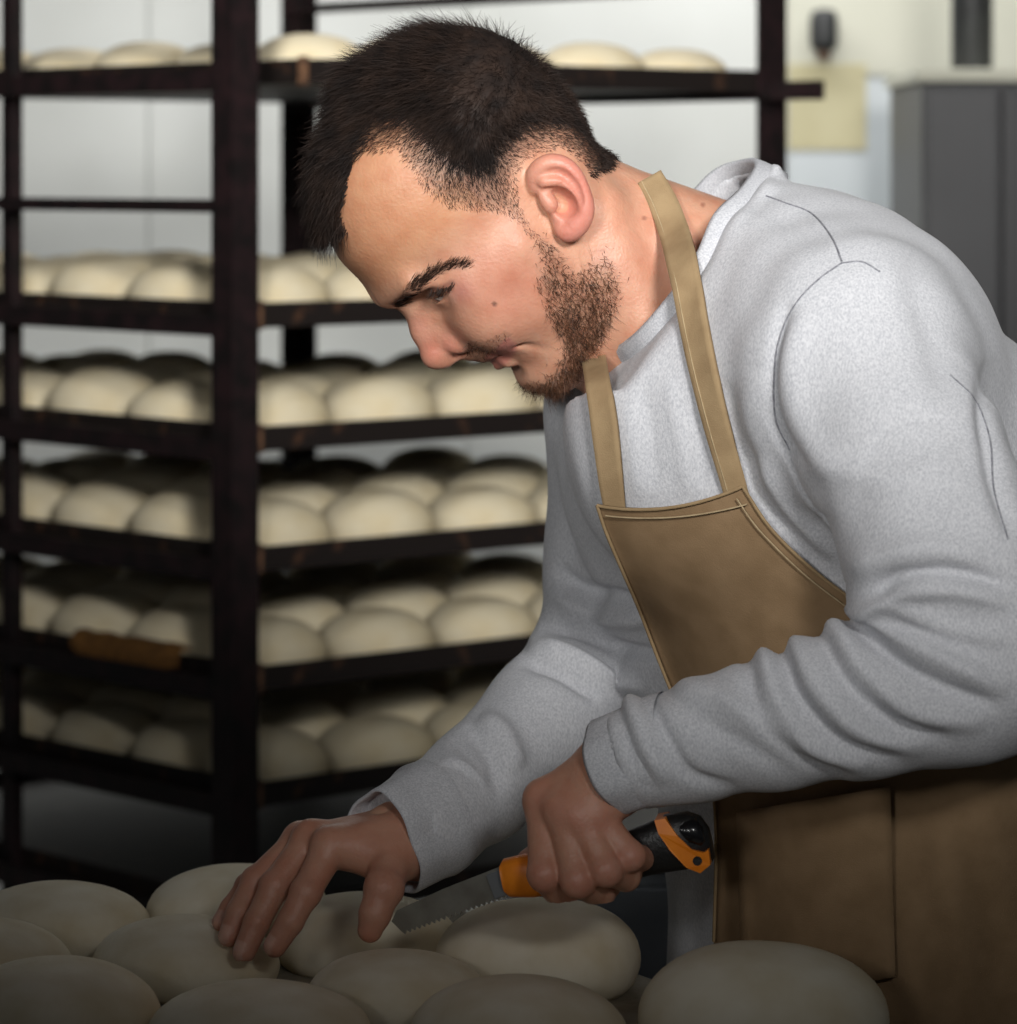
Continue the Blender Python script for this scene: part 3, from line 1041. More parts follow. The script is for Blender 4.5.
# --- hair object: cap + strands
capq = hq[(m_hair[hq].all(1)) & (fade[hq].min(1) > 0.5)]
used = np.unique(capq); remap = -np.ones(len(hv), int); remap[used] = np.arange(len(used))
capv = hv[used] + hn[used] * (hlen[used] * 0.34 * ss(0.5, 0.9, fade[used]) + 0.0002 + 0.0006 * waves(hloc[used], 9, 10, 40, 120) * fade[used])[:, None]
rt, nn, vi, r = sample_roots(m_hair * (0.75 + 0.25 * fade), 72000, 21)
tang = hf * (0.25 + 0.9 * topness[vi])[:, None] + hu * (-0.75 + 0.75 * topness[vi] + 0.35 * crown[vi])[:, None] - hf * (0.55 * (1 - topness[vi]) * (hloc[vi, 0] < 0.0))[:, None]
dirs = unit(nn * (0.22 + 0.35 * topness[vi] + 0.5 * crown[vi] - 0.22 * front[vi])[:, None] + tang * 0.75 + r.normal(size=rt.shape) * 0.20)
ln = hlen[vi] * r.uniform(0.7, 1.3, len(vi))
sv, sf = strands(rt, dirs, ln * 1.18, np.where(fade[vi] > 0.4, 0.00055, 0.00030), r, bend=-0.28 * nn + hf * 0.05 - hu * (0.25 * front[vi])[:, None], nseg=3, curl=0.10)
allv = np.concatenate([capv, sv]); fq = np.concatenate([remap[capq], sf + len(capv)])
hair_me = mesh_fast('hair', allv, [fq])
obj('hair', hair_me, M['hair'], person)['label'] = 'short dark brown hair faded at the temple'
# --- beard
wb_ = s_beard ** 1.5 * (0.55 + 0.75 * ss(270, 370, hpx[:, 1])) + 0.22 * m_mou
rt, nn, vi, r = sample_roots(wb_, 7600, 22)
dirs = unit(nn * 0.45 + (hf * 0.35 - hu * 0.75) * 0.8 + r.normal(size=rt.shape) * 0.42)
ln = (0.0042 + 0.0030 * s_beard[vi]) * r.uniform(0.6, 1.3, len(vi)) * np.where(m_mou[vi], 0.75, 1)
sv, sf = strands(rt, dirs, ln, np.full(len(vi), 0.00038), r, nseg=3, curl=0.5)
obj('beard', mesh_fast('beard', sv, [sf]), M['beard'], person)['label'] = 'short brown beard and moustache'
# --- eyebrow hairs on both sides, lashes
BROW = [(398, 303), (405, 296), (414, 286), (427, 276), (440, 269), (453, 265), (466, 265)]
db, tb_, _ = pl_dist(hpx, BROW)
wbr = ss(7.0, 2.0, db / np.interp(tb_, [0, 0.3, 1], [1.1, 1.15, 0.55])) * (hm[:, 0] > 0.06)
for sgn in (1, -1):
    rt, nn, vi, r = sample_roots(wbr * (np.sign(hloc[:, 1]) == sgn), 1700, 23)
    back = -hf * 0.9 + hl * sgn * 0.4 + hu * 0.12
    dirs = unit(nn * 0.25 + back + r.normal(size=rt.shape) * 0.22)
    sv, sf = strands(rt, dirs, r.uniform(0.004, 0.0085, len(vi)), np.full(len(vi), 0.00042), r, nseg=2)
    obj('eyebrow', mesh_fast('eyebrow', sv, [sf]), M['brow'], person)
LASH = [(431, 292), (439, 291), (448, 288), (454, 284)]
dls = pl_dist(hpx, LASH)[0]
for sgn in (1, -1):
    rt, nn, vi, r = sample_roots(ss(3.0, 0.5, dls) * (np.sign(hloc[:, 1]) == sgn), 160, 24)
    dirs = unit(nn * 0.7 + hf * 0.6 - hu * 0.7 + r.normal(size=rt.shape) * 0.15)
    sv, sf = strands(rt, dirs, r.uniform(0.004, 0.007, len(vi)), np.full(len(vi), 0.00045), r, bend=hu * 0.3, nseg=3)
    obj('eyelashes', mesh_fast('eyelashes', sv, [sf]), M['brow'], person)

# ------------------------------------------------------------------ hands
bodies = [(hv, hq, head_col)]


def hand(lo, hi, build, cols):
    f = Field(lo, hi, 0.0013)
    build(f)
    v_, q_ = f.mesh(1)
    n_ = normals(v_, q_)
    cen = v_.mean(0)
    vol = (np.cross(v_[q_[:, 1]] - v_[q_[:, 0]], v_[q_[:, 2]] - v_[q_[:, 0]]) * (v_[q_[:, 0]] - cen)).sum()
    if vol < 0: q_ = q_[:, ::-1]
    bodies.append((v_, q_, cols(v_)))
    return v_


def finger(f, pts, k=0.004):
    """pts px,py,dy,r"""
    f.chain([(P(a, b, c_), r_) for a, b, c_, r_ in pts], k)


# far hand resting on the dough: fingers spread to the left, thumb towards the camera
RH = {
    'index': [(330, 848, -0.045, 0.0118), (306, 892, -0.066, 0.0100), (290, 922, -0.074, 0.0090), (275, 946, -0.076, 0.0078)],
    'middle': [(311, 841, -0.026, 0.0120), (275, 886, -0.048, 0.0100), (257, 922, -0.060, 0.0090), (244, 952, -0.066, 0.0078)],
    'ring': [(301, 842, -0.007, 0.0115), (256, 881, -0.026, 0.0095), (239, 912, -0.040, 0.0086), (229, 936, -0.046, 0.0074)],
    'pinky': [(298, 848, 0.009, 0.0100), (248, 886, -0.004, 0.0082), (231, 908, -0.014, 0.0074), (221, 922, -0.020, 0.0064)],
    'thumb': [(391, 862, -0.048, 0.0145), (384, 888, -0.070, 0.0125), (375, 914, -0.076, 0.0108), (370, 930, -0.076, 0.0085)],
}


def build_r(f):
    wrist = P(420, 836, -0.008)
    f.rc(P(462, 802, 0.030), wrist, 0.024, 0.0300, 0.01)
    for n_, k_, r_ in (('index', -0.030, 0.0185), ('middle', -0.018, 0.0200), ('ring', -0.008, 0.0190), ('pinky', 0.0, 0.0170)):
        a_ = RH[n_][0]
        f.rc(P(404, 838, k_), P(*a_[:3]), r_ * 1.06, a_[3], 0.010)
    f.rc(wrist, P(391, 860, -0.042), 0.022, 0.0155, 0.012)
    f.rc(P(391, 860, -0.044), P(345, 852, -0.040), 0.013, 0.009, 0.014)
    for n_ in ('index', 'middle', 'ring', 'pinky', 'thumb'):
        finger(f, RH[n_], 0.0022)
        a_, b_, c_, d_ = RH[n_]
        f.ell(P(*b_[:3]), (b_[3] * 1.07,) * 3, None, 0.003)
    for n_ in ('index', 'middle', 'ring', 'pinky'):
        a_ = RH[n_][0]
        f.ell(P(a_[0], a_[1] - 3, a_[2]), (a_[3] * 0.98,) * 3, None, 0.008)


def nails(c_, v_, HD_, names, dors):
    dors = dors / np.linalg.norm(dors)
    for n_ in names:
        a_, b_ = P(*HD_[n_][2][:3]), P(*HD_[n_][3][:3])
        ax_ = unit((b_ - a_)[None])[0]
        up_ = dors - ax_ * (dors @ ax_); up_ /= np.linalg.norm(up_)
        r_ = HD_[n_][3][3]
        q = v_ - (b_ + ax_ * 0.001)
        al, ht, sd_ = q @ ax_, q @ up_, np.abs(q @ np.cross(ax_, up_))
        m_ = ss(0.0075, 0.0055, np.abs(al)) * ss(0.0058, 0.0045, sd_) * (ht > r_ * 0.35)
        c_ = c_ * (1 - 0.7 * m_[:, None]) + np.array([0.66, 0.42, 0.34]) * 0.7 * m_[:, None]
    return c_


def col_r(v_):
    p = proj(v_)
    c_ = np.tile(np.array([0.52, 0.27, 0.185]), (len(v_), 1))
    tips = np.zeros(len(v_))
    for n_ in RH:
        for j, s_ in ((3, 13), (1, 9)):
            tips = np.maximum(tips, np.exp(-np.linalg.norm(v_ - P(*RH[n_][j][:3]), axis=1) ** 2 / (0.012 ** 2)))
    c_ = c_ * (1 - 0.5 * tips[:, None]) + np.array([0.50, 0.21, 0.15]) * 0.5 * tips[:, None]
    return nails(c_, v_, RH, ('index', 'middle', 'ring', 'pinky'), np.array([-0.35, -0.45, 0.82]))


hand(P(200, 975, -0.11) - [0.01, 0, 0.0], P(480, 770, 0.075), build_r, col_r)

# near hand closed on the handle: back of the hand to the camera, fingers going down over the grip
LH = {
    'index': [(545, 800, -0.140, 0.0122), (545, 874, -0.163, 0.0108), (564, 898, -0.146, 0.0096), (588, 892, -0.116, 0.0085)],
    'middle': [(564, 810, -0.155, 0.0122), (578, 880, -0.174, 0.0108), (600, 893, -0.152, 0.0096), (616, 876, -0.122, 0.0085)],
    'ring': [(580, 816, -0.162, 0.0116), (606, 870, -0.177, 0.0103), (626, 877, -0.155, 0.0092), (637, 860, -0.126, 0.0080)],
    'pinky': [(597, 818, -0.162, 0.0104), (630, 856, -0.171, 0.0092), (641, 858, -0.152, 0.0082), (647, 842, -0.126, 0.0072)],
    'thumb': [(598, 804, -0.105, 0.0145), (572, 836, -0.088, 0.0125), (548, 852, -0.092, 0.0110), (530, 862, -0.100, 0.0092)],
}


def build_l(f):
    wrist = P(618, 768, -0.150)
    f.rc(P(690, 738, -0.160), wrist, 0.026, 0.0255, 0.01)
    for n_, k_, r_ in (('index', (608, 768, -0.145), 0.0205), ('middle', (614, 776, -0.152), 0.021), ('ring', (617, 781, -0.154), 0.0195), ('pinky', (616, 786, -0.152), 0.0165)):
        a_ = LH[n_][0]
        f.rc(P(*k_), P(*a_[:3]), r_, a_[3], 0.010)
    f.rc(wrist, P(598, 804, -0.110), 0.019, 0.015, 0.010)
    for n_ in LH:
        finger(f, LH[n_], 0.0022)
        b_ = LH[n_][1]
        f.ell(P(*b_[:3]), (b_[3] * 1.06,) * 3, None, 0.003)
    for n_ in ('index', 'middle', 'ring', 'pinky'):
        a_ = LH[n_][0]
        f.ell(P(a_[0] - 1, a_[1], a_[2] - 0.001), (a_[3] * 0.96,) * 3, None, 0.010)


def col_l(v_):
    c_ = np.tile(np.array([0.53, 0.28, 0.19]), (len(v_), 1))
    k_ = np.zeros(len(v_))
    for n_ in LH:
        for j in (0, 1, 3):
            k_ = np.maximum(k_, np.exp(-np.linalg.norm(v_ - P(*LH[n_][j][:3]) - np.array([0, -0.01, 0]), axis=1) ** 2 / (0.012 ** 2)))
    return c_ * (1 - 0.5 * k_[:, None]) + np.array([0.52, 0.21, 0.155]) * 0.5 * k_[:, None]


hand(P(505, 925, -0.225), P(705, 715, -0.06), build_l, col_l)
# ------------------------------------------------------------------ sweatshirt: torso first, then arms
SW = Field((-0.20, Y0 - 0.36, 0.80), (0.50, Y0 + 0.36, 1.535), 0.0032)
o_ = 0.052 * lef
TORSO = [(P(742, 345, 0.045), 0.092), (P(765, 480, 0.06), 0.108), (P(822, 640, 0.075), 0.108), (P(868, 800, 0.085), 0.112), (P(880, 1010, 0.085), 0.125)]
for s_ in (-1, 1):
    SW.chain([(p_ + s_ * o_, r_) for p_, r_ in TORSO], 0.04)
SW.rc(P(800, 294, 0.055), P(941, 490, 0.085), 0.073, 0.103, 0.05)        # upper back
SW.rc(P(941, 490, 0.085), P(950, 760, 0.10), 0.103, 0.105, 0.05)
SW.rc(P(735, 266, 0.02), P(848, 338, -0.105), 0.050, 0.060, 0.04)        # near trapezius
SW.rc(P(700, 265, 0.11), P(628, 400, 0.165), 0.050, 0.060, 0.04)         # far shoulder
SW.ell(P(672, 430, -0.01), (0.075, 0.075, 0.09), None, 0.05)             # chest
SW.ell(P(872, 354, -0.015), (0.084, 0.084, 0.084), None, 0.06)
TF = Field((-0.20, Y0 - 0.36, 0.80), (0.50, Y0 + 0.36, 1.535), 0.0032)
TF.f = SW.f.copy()
# near arm
NA = [(P(846, 372, -0.108), 0.050), (P(908, 458, -0.160), 0.0550), (P(948, 555, -0.19), 0.0590), (P(1022, 646, -0.20), 0.0590)]
SW.chain(NA[:2], 0.085)
SW.chain(NA[1:], 0.03)
NF = [(P(1022, 650, -0.20), 0.0560), (P(960, 676, -0.20), 0.0550), (P(865, 699, -0.185), 0.0485), (P(770, 723, -0.172), 0.0410), (P(700, 741, -0.160), 0.0365), (P(655, 752, -0.155), 0.0325), (P(612, 769, -0.150), 0.0305)]
SW.chain(NF, 0.012)
# far arm
FA = [(P(636, 422, 0.165), 0.054), (P(626, 480, 0.185), 0.0490), (P(616, 560, 0.185), 0.0470), (P(602, 645, 0.165), 0.0470)]
SW.chain(FA, 0.03)
FFa = [(P(602, 650, 0.165), 0.0460), (P(545, 718, 0.110), 0.0430), (P(480, 783, 0.050), 0.0385), (P(430, 820, 0.006), 0.0360), (P(390, 841, -0.021), 0.0362)]
SW.chain(FFa, 0.014)
# collar ring and neck opening
RING = [P(611, 356, 0.015), P(640, 336, -0.032), P(672, 300, -0.050), P(700, 258, -0.050), P(718, 218, -0.035), P(744, 192, -0.006), P(759, 168, 0.035),
        P(744, 164, 0.075), P(710, 180, 0.105), P(660, 245, 0.125), P(620, 315, 0.095), P(603, 350, 0.055)]
rs = spline(RING + RING[:2], 80)[:-7]
for i in range(len(RING)):
    SW.rc(RING[i], RING[(i+1) % len(RING)], 0.007, 0.007, 0.022)
RA = np.array(RING)
ringc = RA.mean(0)
up_n = np.linalg.svd(RA - ringc)[2][2]
if up_n @ (HO - ringc) < 0: up_n = -up_n
re1 = unit((RA[0] - ringc - up_n * ((RA[0] - ringc) @ up_n))[None])[0]
re2 = np.cross(up_n, re1)
rd = spline(RING + RING[:3], 300) - ringc
ang = np.arctan2(rd @ re2, rd @ re1)
od = np.argsort(ang)
ang, hgt, rho = ang[od], (rd @ up_n)[od], np.hypot(rd @ re1, rd @ re2)[od]
q = SW.sl(ringc - 0.17, ringc + 0.17)
gx_, gy_, gz_ = SW.xyz(q)
dx_, dy_, dz_ = gx_ - ringc[0], gy_ - ringc[1], gz_ - ringc[2]
l1 = dx_ * re1[0] + dy_ * re1[1] + dz_ * re1[2]
l2 = dx_ * re2[0] + dy_ * re2[1] + dz_ * re2[2]
l3 = dx_ * up_n[0] + dy_ * up_n[1] + dz_ * up_n[2]
th_ = np.arctan2(l2, l1); rr_ = np.hypot(l1, l2)
hg, rh_ = np.interp(th_, ang, hgt, period=2*math.pi), np.interp(th_, ang, rho, period=2*math.pi)
cut1 = np.maximum(hg - 0.006 - l3, rr_ - rh_ - 0.050)              # everything above the ring
cut2 = np.maximum(hg - 0.05 - l3, rr_ - (rh_ - 0.004))     # the opening itself
cut = np.minimum(cut1, cut2).astype(np.float32)
SW.f[q] = -smin(-SW.f[q], cut, 0.006)
TF.f[q] = np.where(cut1 < 0, np.maximum(TF.f[q], -cut1), TF.f[q]).astype(np.float32)
# cut the sleeves square at the wrist
CUFF = []
for a_, b_ in ((NF[-2], NF[-1]), (FFa[-2], FFa[-1])):
    dd_ = unit((b_[0] - a_[0])[None])[0]
    q = SW.sl(b_[0] - 0.12, b_[0] + 0.12)
    gx_, gy_, gz_ = SW.xyz(q)
    pl = (gx_ - b_[0][0]) * dd_[0] + (gy_ - b_[0][1]) * dd_[1] + (gz_ - b_[0][2]) * dd_[2]
    rad = np.sqrt((gx_ - b_[0][0])**2 + (gy_ - b_[0][1])**2 + (gz_ - b_[0][2])**2)
    SW.f[q] = np.maximum(SW.f[q], -np.maximum(-0.010 - pl, rad - 0.075).astype(np.float32))
    CUFF.append((b_[0], dd_, b_[1]))
sv_, sq_ = SW.mesh(2)
# keep only the outer piece
vol = (np.cross(sv_[sq_[:, 1]] - sv_[sq_[:, 0]], sv_[sq_[:, 2]] - sv_[sq_[:, 0]]) * sv_[sq_[:, 0]]).sum()
if vol < 0: sq_ = sq_[:, ::-1]
sn_ = normals(sv_, sq_)
NEAR = (-0.30, -0.08)
FARS = (0.0, 0.30)
MID = (-0.16, 0.12)
R1, R2 = 0.0045, 0.0065
ST = []


def st(line, amp, wd, rg):
    if rg is NEAR:                            # run the fold over the edge of the sleeve
        (a0_, b0_), (a1_, b1_) = line[:2]
        line = [(a0_ + 0.8 * (a0_ - a1_), b0_ + 0.8 * (b0_ - b1_))] + line
    ST.append((line, amp, wd, rg[0], rg[1]))


# folds of the near sleeve around the elbow and along the forearm
st([(868, 612), (905, 640), (960, 668), (1010, 690)], 0.0088, 12, NEAR)
st([(866, 632), (900, 664), (950, 692), (1000, 705)], -0.0075, 8, NEAR)
st([(842, 640), (872, 680), (915, 710), (985, 725)], 0.0075, 11, NEAR)
st([(826, 646), (850, 688), (890, 722), (950, 738)], -0.0063, 8, NEAR)
st([(800, 652), (822, 692), (865, 732), (925, 748)], 0.0075, 11, NEAR)
st([(783, 656), (800, 700), (840, 742), (900, 758)], -0.0056, 8, NEAR)
st([(765, 660), (778, 700), (815, 745), (870, 768)], 0.0063, 10, NEAR)
st([(748, 668), (758, 712), (795, 752), (850, 778)], -0.0050, 8, NEAR)
st([(700, 690), (735, 705), (775, 730), (830, 770)], 0.0044, 11, NEAR)
st([(664, 690), (700, 720), (750, 748), (800, 780)], -0.0037, 10, NEAR)
st([(650, 700), (668, 742), (690, 775), (740, 790)], -0.0050, 7, NEAR)
st([(632, 706), (648, 748), (668, 785)], 0.0050, 8, NEAR)
st([(620, 715), (632, 752), (652, 792)], -0.0031, 5, NEAR)
st([(875, 592), (900, 576), (950, 572), (1012, 585)], -0.0075, 7, NEAR)
st([(872, 605), (905, 592), (955, 590), (1010, 605)], 0.0063, 9, NEAR)
st([(880, 560), (930, 548), (985, 560)], 0.0050, 13, NEAR)
st([(845, 470), (900, 480), (960, 455)], 0.0037, 16, NEAR)
st([(905, 610), (960, 632), (1015, 640)], 0.0050, 9, NEAR)
# armhole and chest folds
st([(790, 300), (774, 350), (772, 400), (786, 442), (812, 470)], -0.0055, 7, (-0.25, 0.1))
st([(812, 305), (794, 350), (794, 400), (810, 442), (835, 475)], 0.0045, 13, (-0.25, 0.1))
st([(755, 370), (752, 420), (775, 470), (820, 520)], 0.004, 12, (-0.2, 0.12))
st([(735, 440), (760, 500), (800, 545), (840, 580)], -0.005, 10, (-0.2, 0.12))
st([(760, 455), (790, 510), (830, 560)], 0.004, 9, (-0.2, 0.12))
st([(725, 380), (735, 430), (760, 480)], -0.003, 10, (-0.2, 0.12))
st([(640, 380), (650, 430), (655, 490)], -0.0022, 9, MID)
st([(665, 370), (678, 430), (690, 500)], 0.002, 9, MID)
st([(690, 400), (698, 440), (706, 490)], -0.003, 8, MID)
st([(625, 400), (632, 450), (640, 500)], 0.0018, 9, MID)
st([(735, 200), (775, 215), (830, 245)], -0.0015, 10, (-0.2, 0.1))
# back folds
st([(905, 250), (930, 330), (945, 400)], -0.003, 16, (-0.3, 0.2))
st([(985, 360), (985, 420), (995, 480), (1012, 540)], -0.006, 9, (-0.3, 0.2))
# far sleeve folds
st([(556, 566), (580, 588), (625, 600), (668, 588)], -0.0090, 8, FARS)
st([(550, 590), (585, 612), (630, 620), (668, 612)], 0.0075, 10, FARS)
st([(540, 625), (575, 630), (620, 650), (665, 655)], -0.0090, 7, FARS)
st([(528, 645), (570, 655), (610, 676), (650, 690)], 0.0090, 9, FARS)
st([(520, 660), (558, 672), (600, 700)], -0.0075, 7, FARS)
st([(480, 715), (505, 735), (520, 770)], 0.0060, 10, FARS)
st([(465, 725), (490, 755), (500, 795)], -0.0053, 9, FARS)
st([(440, 745), (470, 780), (478, 820)], 0.0045, 10, FARS)
st([(420, 765), (445, 800), (452, 840)], -0.0045, 8, FARS)
st([(585, 430), (592, 490), (586, 550)], -0.0060, 10, (0.09, 0.3))
sv_ = strokes(sv_, sn_, ST)
sn_ = normals(sv_, sq_)
sv_ = sv_ + sn_ * (0.0007 * waves(sv_, 5, 14, 8, 26))[:, None]
shirt = obj('sweatshirt', mesh_fast('sweatshirt', sv_, [sq_]), M['knit'], person)
shirt['label'] = 'grey melange long-sleeved sweatshirt'


def tube(name, pts, r_, material, parent, n=10, closed=False):
    pts = np.asarray(pts); m_ = len(pts)
    tg = np.gradient(pts, axis=0)
    if closed: tg = np.roll(pts, -1, 0) - np.roll(pts, 1, 0)
    tg = unit(tg)
    up = np.array([0, 0, 1.0])
    e1 = unit(np.cross(tg, up)); e2 = np.cross(tg, e1)
    rr_ = np.broadcast_to(np.asarray(r_, float), (m_,)) if np.ndim(r_) < 2 else r_
    vs = []
    for k in range(n):
        a_ = 2*math.pi*k/n
        vs.append(pts + (e1 * math.cos(a_) + e2 * math.sin(a_)) * rr_[:, None])
    vs = np.stack(vs, 1).reshape(-1, 3)
    fs = []
    for i in range(m_ if closed else m_ - 1):
        j = (i + 1) % m_
        for k in range(n):
            l = (k + 1) % n
            fs.append((i*n+k, i*n+l, j*n+l, j*n+k))
    return obj(name, mesh_fast(name, vs, [fs]), material, parent)


# ribbed collar band: a strip that follows the ring
n_r = 90
tha = np.linspace(-math.pi, math.pi, n_r, endpoint=False)
hr_, rr2 = np.interp(tha, ang, hgt, period=2*math.pi), np.interp(tha, ang, rho, period=2*math.pi)
prof = [(0.0085, -0.020), (0.0075, -0.012), (0.0055, -0.004), (0.0035, 0.0020), (0.0005, 0.0042), (-0.0020, 0.0020), (-0.0025, -0.006), (-0.0005, -0.018)]
bv, bf = [], []
for i in range(n_r):
    rdir = re1 * math.cos(tha[i]) + re2 * math.sin(tha[i])
    for a_, b_ in prof:
        bv.append(ringc + rdir * (rr2[i] + a_) + up_n * (hr_[i] + b_))
npf = len(prof)
for i in range(n_r):
    j = (i + 1) % n_r
    for k in range(npf):
        l = (k + 1) % npf
        bf.append((i*npf+k, j*npf+k, j*npf+l, i*npf+l))
obj('collar', mesh_fast('collar', bv, [bf]), M['rib'], shirt)
# ribbed cuffs
for ci, (b_, dd_, r_) in enumerate(CUFF):
    e1 = unit(np.cross(dd_, [0, 0, 1.0])[None])[0]; e2 = np.cross(dd_, e1)
    prof = [(-0.045, 0.0010), (-0.035, 0.0022), (-0.022, 0.0018), (-0.008, 0.0014), (0.004, 0.0012), (0.0065, -0.0002), (0.005, -0.0016), (-0.012, -0.003), (-0.03, -0.004)]
    nn_ = 64
    bv, bf = [], []
    for i in range(nn_):
        a_ = 2*math.pi*i/nn_
        wv_ = 0.0014 * math.sin(3*a_ + ci) + 0.0008 * math.sin(7*a_)
        for t_, dr in prof:
            bv.append(b_ + dd_ * (t_ + 0.004 * math.sin(a_ * 2 + 1)) + (e1 * math.cos(a_) + e2 * math.sin(a_)) * (r_ + dr + wv_ * (t_ > -0.03) + (0.003 if t_ < -0.03 else 0)))
    npf = len(prof)
    for i in range(nn_):
        j = (i + 1) % nn_
        for k in range(npf - 1):
            bf.append((i*npf+k, j*npf+k, j*npf+k+1, i*npf+k+1))
    obj('cuff', mesh_fast('cuff', bv, [bf]), M['rib'], shirt)


# ------------------------------------------------------------------ ray marching on the clothes
def march(pxs, field, off, y0=None, y1=None, step=0.0025, back=False):
    pxs = np.asarray(pxs, float)
    dirv = np.stack([(pxs[:, 0] - 508.5) / F, np.ones(len(pxs)), -(pxs[:, 1] - HZ) / F], 1)
    y0 = y0 or (Y0 - 0.34); y1 = y1 or (Y0 + 0.3)
    best = np.full(len(pxs), 1e9); by_ = np.full(len(pxs), Y0); hit = np.zeros(len(pxs), bool)
    prev = None
    for yy in (np.arange(y1, y0, -step) if back else np.arange(y0, y1, step)):
        p = np.array([0, 0, H]) + dirv * yy
        d_ = field.sample(p) - off
        inside = np.all((p > field.lo) & (p < field.lo + field.h * (field.n - 1)), axis=1)
        d_ = np.where(inside, d_, 0.08)
        new = (~hit) & (d_ < best)
        best[new] = d_[new]; by_[new] = yy
        now = (~hit) & (d_ < 0)
        hit |= now
    return np.array([0, 0, H]) + dirv * by_[:, None], hit


# seams on the sweatshirt
from mathutils.bvhtree import BVHTree
bvh = BVHTree.FromPolygons(sv_.tolist(), sq_.tolist())


def cast(pxs):
    out = []
    for a_, b_ in pxs:
        dv = Vector(((a_ - 508.5) / F, 1, -(b_ - HZ) / F)).normalized()
        h_ = bvh.ray_cast(Vector((0, 0, H)), dv)
        if h_[0] is not None: out.append(np.array(h_[0]))
    return np.array(out)


for line in ([(766, 196), (785, 203), (812, 214), (832, 238), (842, 262)], [(842, 263), (818, 280), (795, 305), (779, 340), (774, 380), (776, 420), (790, 450)], [(842, 263), (862, 262), (880, 272)],
             [(950, 375), (975, 400), (990, 440), (994, 490), (1008, 540)]):
    pts = cast(spline(line, 40))
    tube('seam', pts, 0.0007, M['seam'], shirt, 6)

# ------------------------------------------------------------------ apron
WF = Field((-0.20, Y0 - 0.36, 0.80), (0.50, Y0 + 0.36, 1.535), 0.0032)
WF.f = TF.f.copy()
WF.rc(h2w((-0.012, 0, -0.048)), NB, 0.053, 0.060, 0.025)
WF.rc(h2w((-0.024, 0, -0.020)), P(722, 272, 0.05), 0.036, 0.046, 0.02)
WF.rc(h2w((0.006, 0, -0.075)), P(655, 330, 0.04), 0.045, 0.052, 0.02)
for i in range(len(RING)):
    WF.rc(RING[i], RING[(i+1) % len(RING)], 0.009, 0.009, 0.020)
apron = obj('apron', None, None, person) if False else None
Lb = spline([(597, 505), (606, 532), (622, 570), (640, 612), (665, 676), (692, 740), (714, 800), (714, 930), (708, 1020)], 90)
Rb = spline([(742, 486), (772, 530), (818, 574), (870, 612), (935, 660), (1010, 705), (1075, 780), (1085, 900), (1085, 1020)], 90)
nc = 56
grid = []
for i in range(90):
    s_ = np.linspace(0, 1, nc)[:, None]
    row = Lb[i] * (1 - s_) + Rb[i] * s_
    sag = (12 * np.sin(np.pi * s_[:, 0]) ** 0.8) * max(0, 1 - i / 14.0)
    row[:, 1] += sag
    grid.append(row)
grid = np.concatenate(grid)
pts, hit = march(grid, TF, 0.012)
ydep = pts[:, 1].reshape(90, nc)
for _ in range(10):
    yp = np.pad(ydep, 1, mode='edge')
    ydep = (yp[:-2, 1:-1] + yp[2:, 1:-1] + yp[1:-1, :-2] + yp[1:-1, 2:] + 2 * yp[1:-1, 1:-1]) / 6
gx, gy = grid[:, 0].reshape(90, nc), grid[:, 1].reshape(90, nc)
# soft cloth waves
ydep = ydep - 0.003 * np.sin(gx / 22 + gy / 60) * ss(560, 700, gy) - 0.002 * np.sin(gx / 9 - gy / 40) * ss(760, 860, gy)
yf = ydep.ravel()
av = np.stack([(grid[:, 0] - 508.5) * yf / F, yf, H - (grid[:, 1] - HZ) * yf / F], 1)
# skirt hanging on down to the knees
last = av[-nc:]
rows = [av]
for k in range(1, 16):
    z_ = last[:, 2] - k * 0.032
    q = last.copy(); q[:, 2] = z_
    q[:, 1] += 0.004 * np.sin(np.arange(nc) * 0.55) * min(1, k / 5)
    rows.append(q)
av = np.concatenate(rows)
exc = np.maximum((av[:, :2] - tE) @ fwd[:2] + 0.012, 0) * (av[:, 2] < 0.96)      # the skirt stays behind the table edge
av[:, :2] -= exc[:, None] * fwd[:2]
nr = len(av) // nc
af = [(i*nc+j, i*nc+j+1, (i+1)*nc+j+1, (i+1)*nc+j) for i in range(nr-1) for j in range(nc-1)]
apron = obj('apron', mesh_fast('apron', av, [af]), M['apron'], person)
apron['label'] = 'khaki cotton bib apron'
md = apron.modifiers.new('thick', 'SOLIDIFY'); md.thickness = 0.003; md.offset = 1


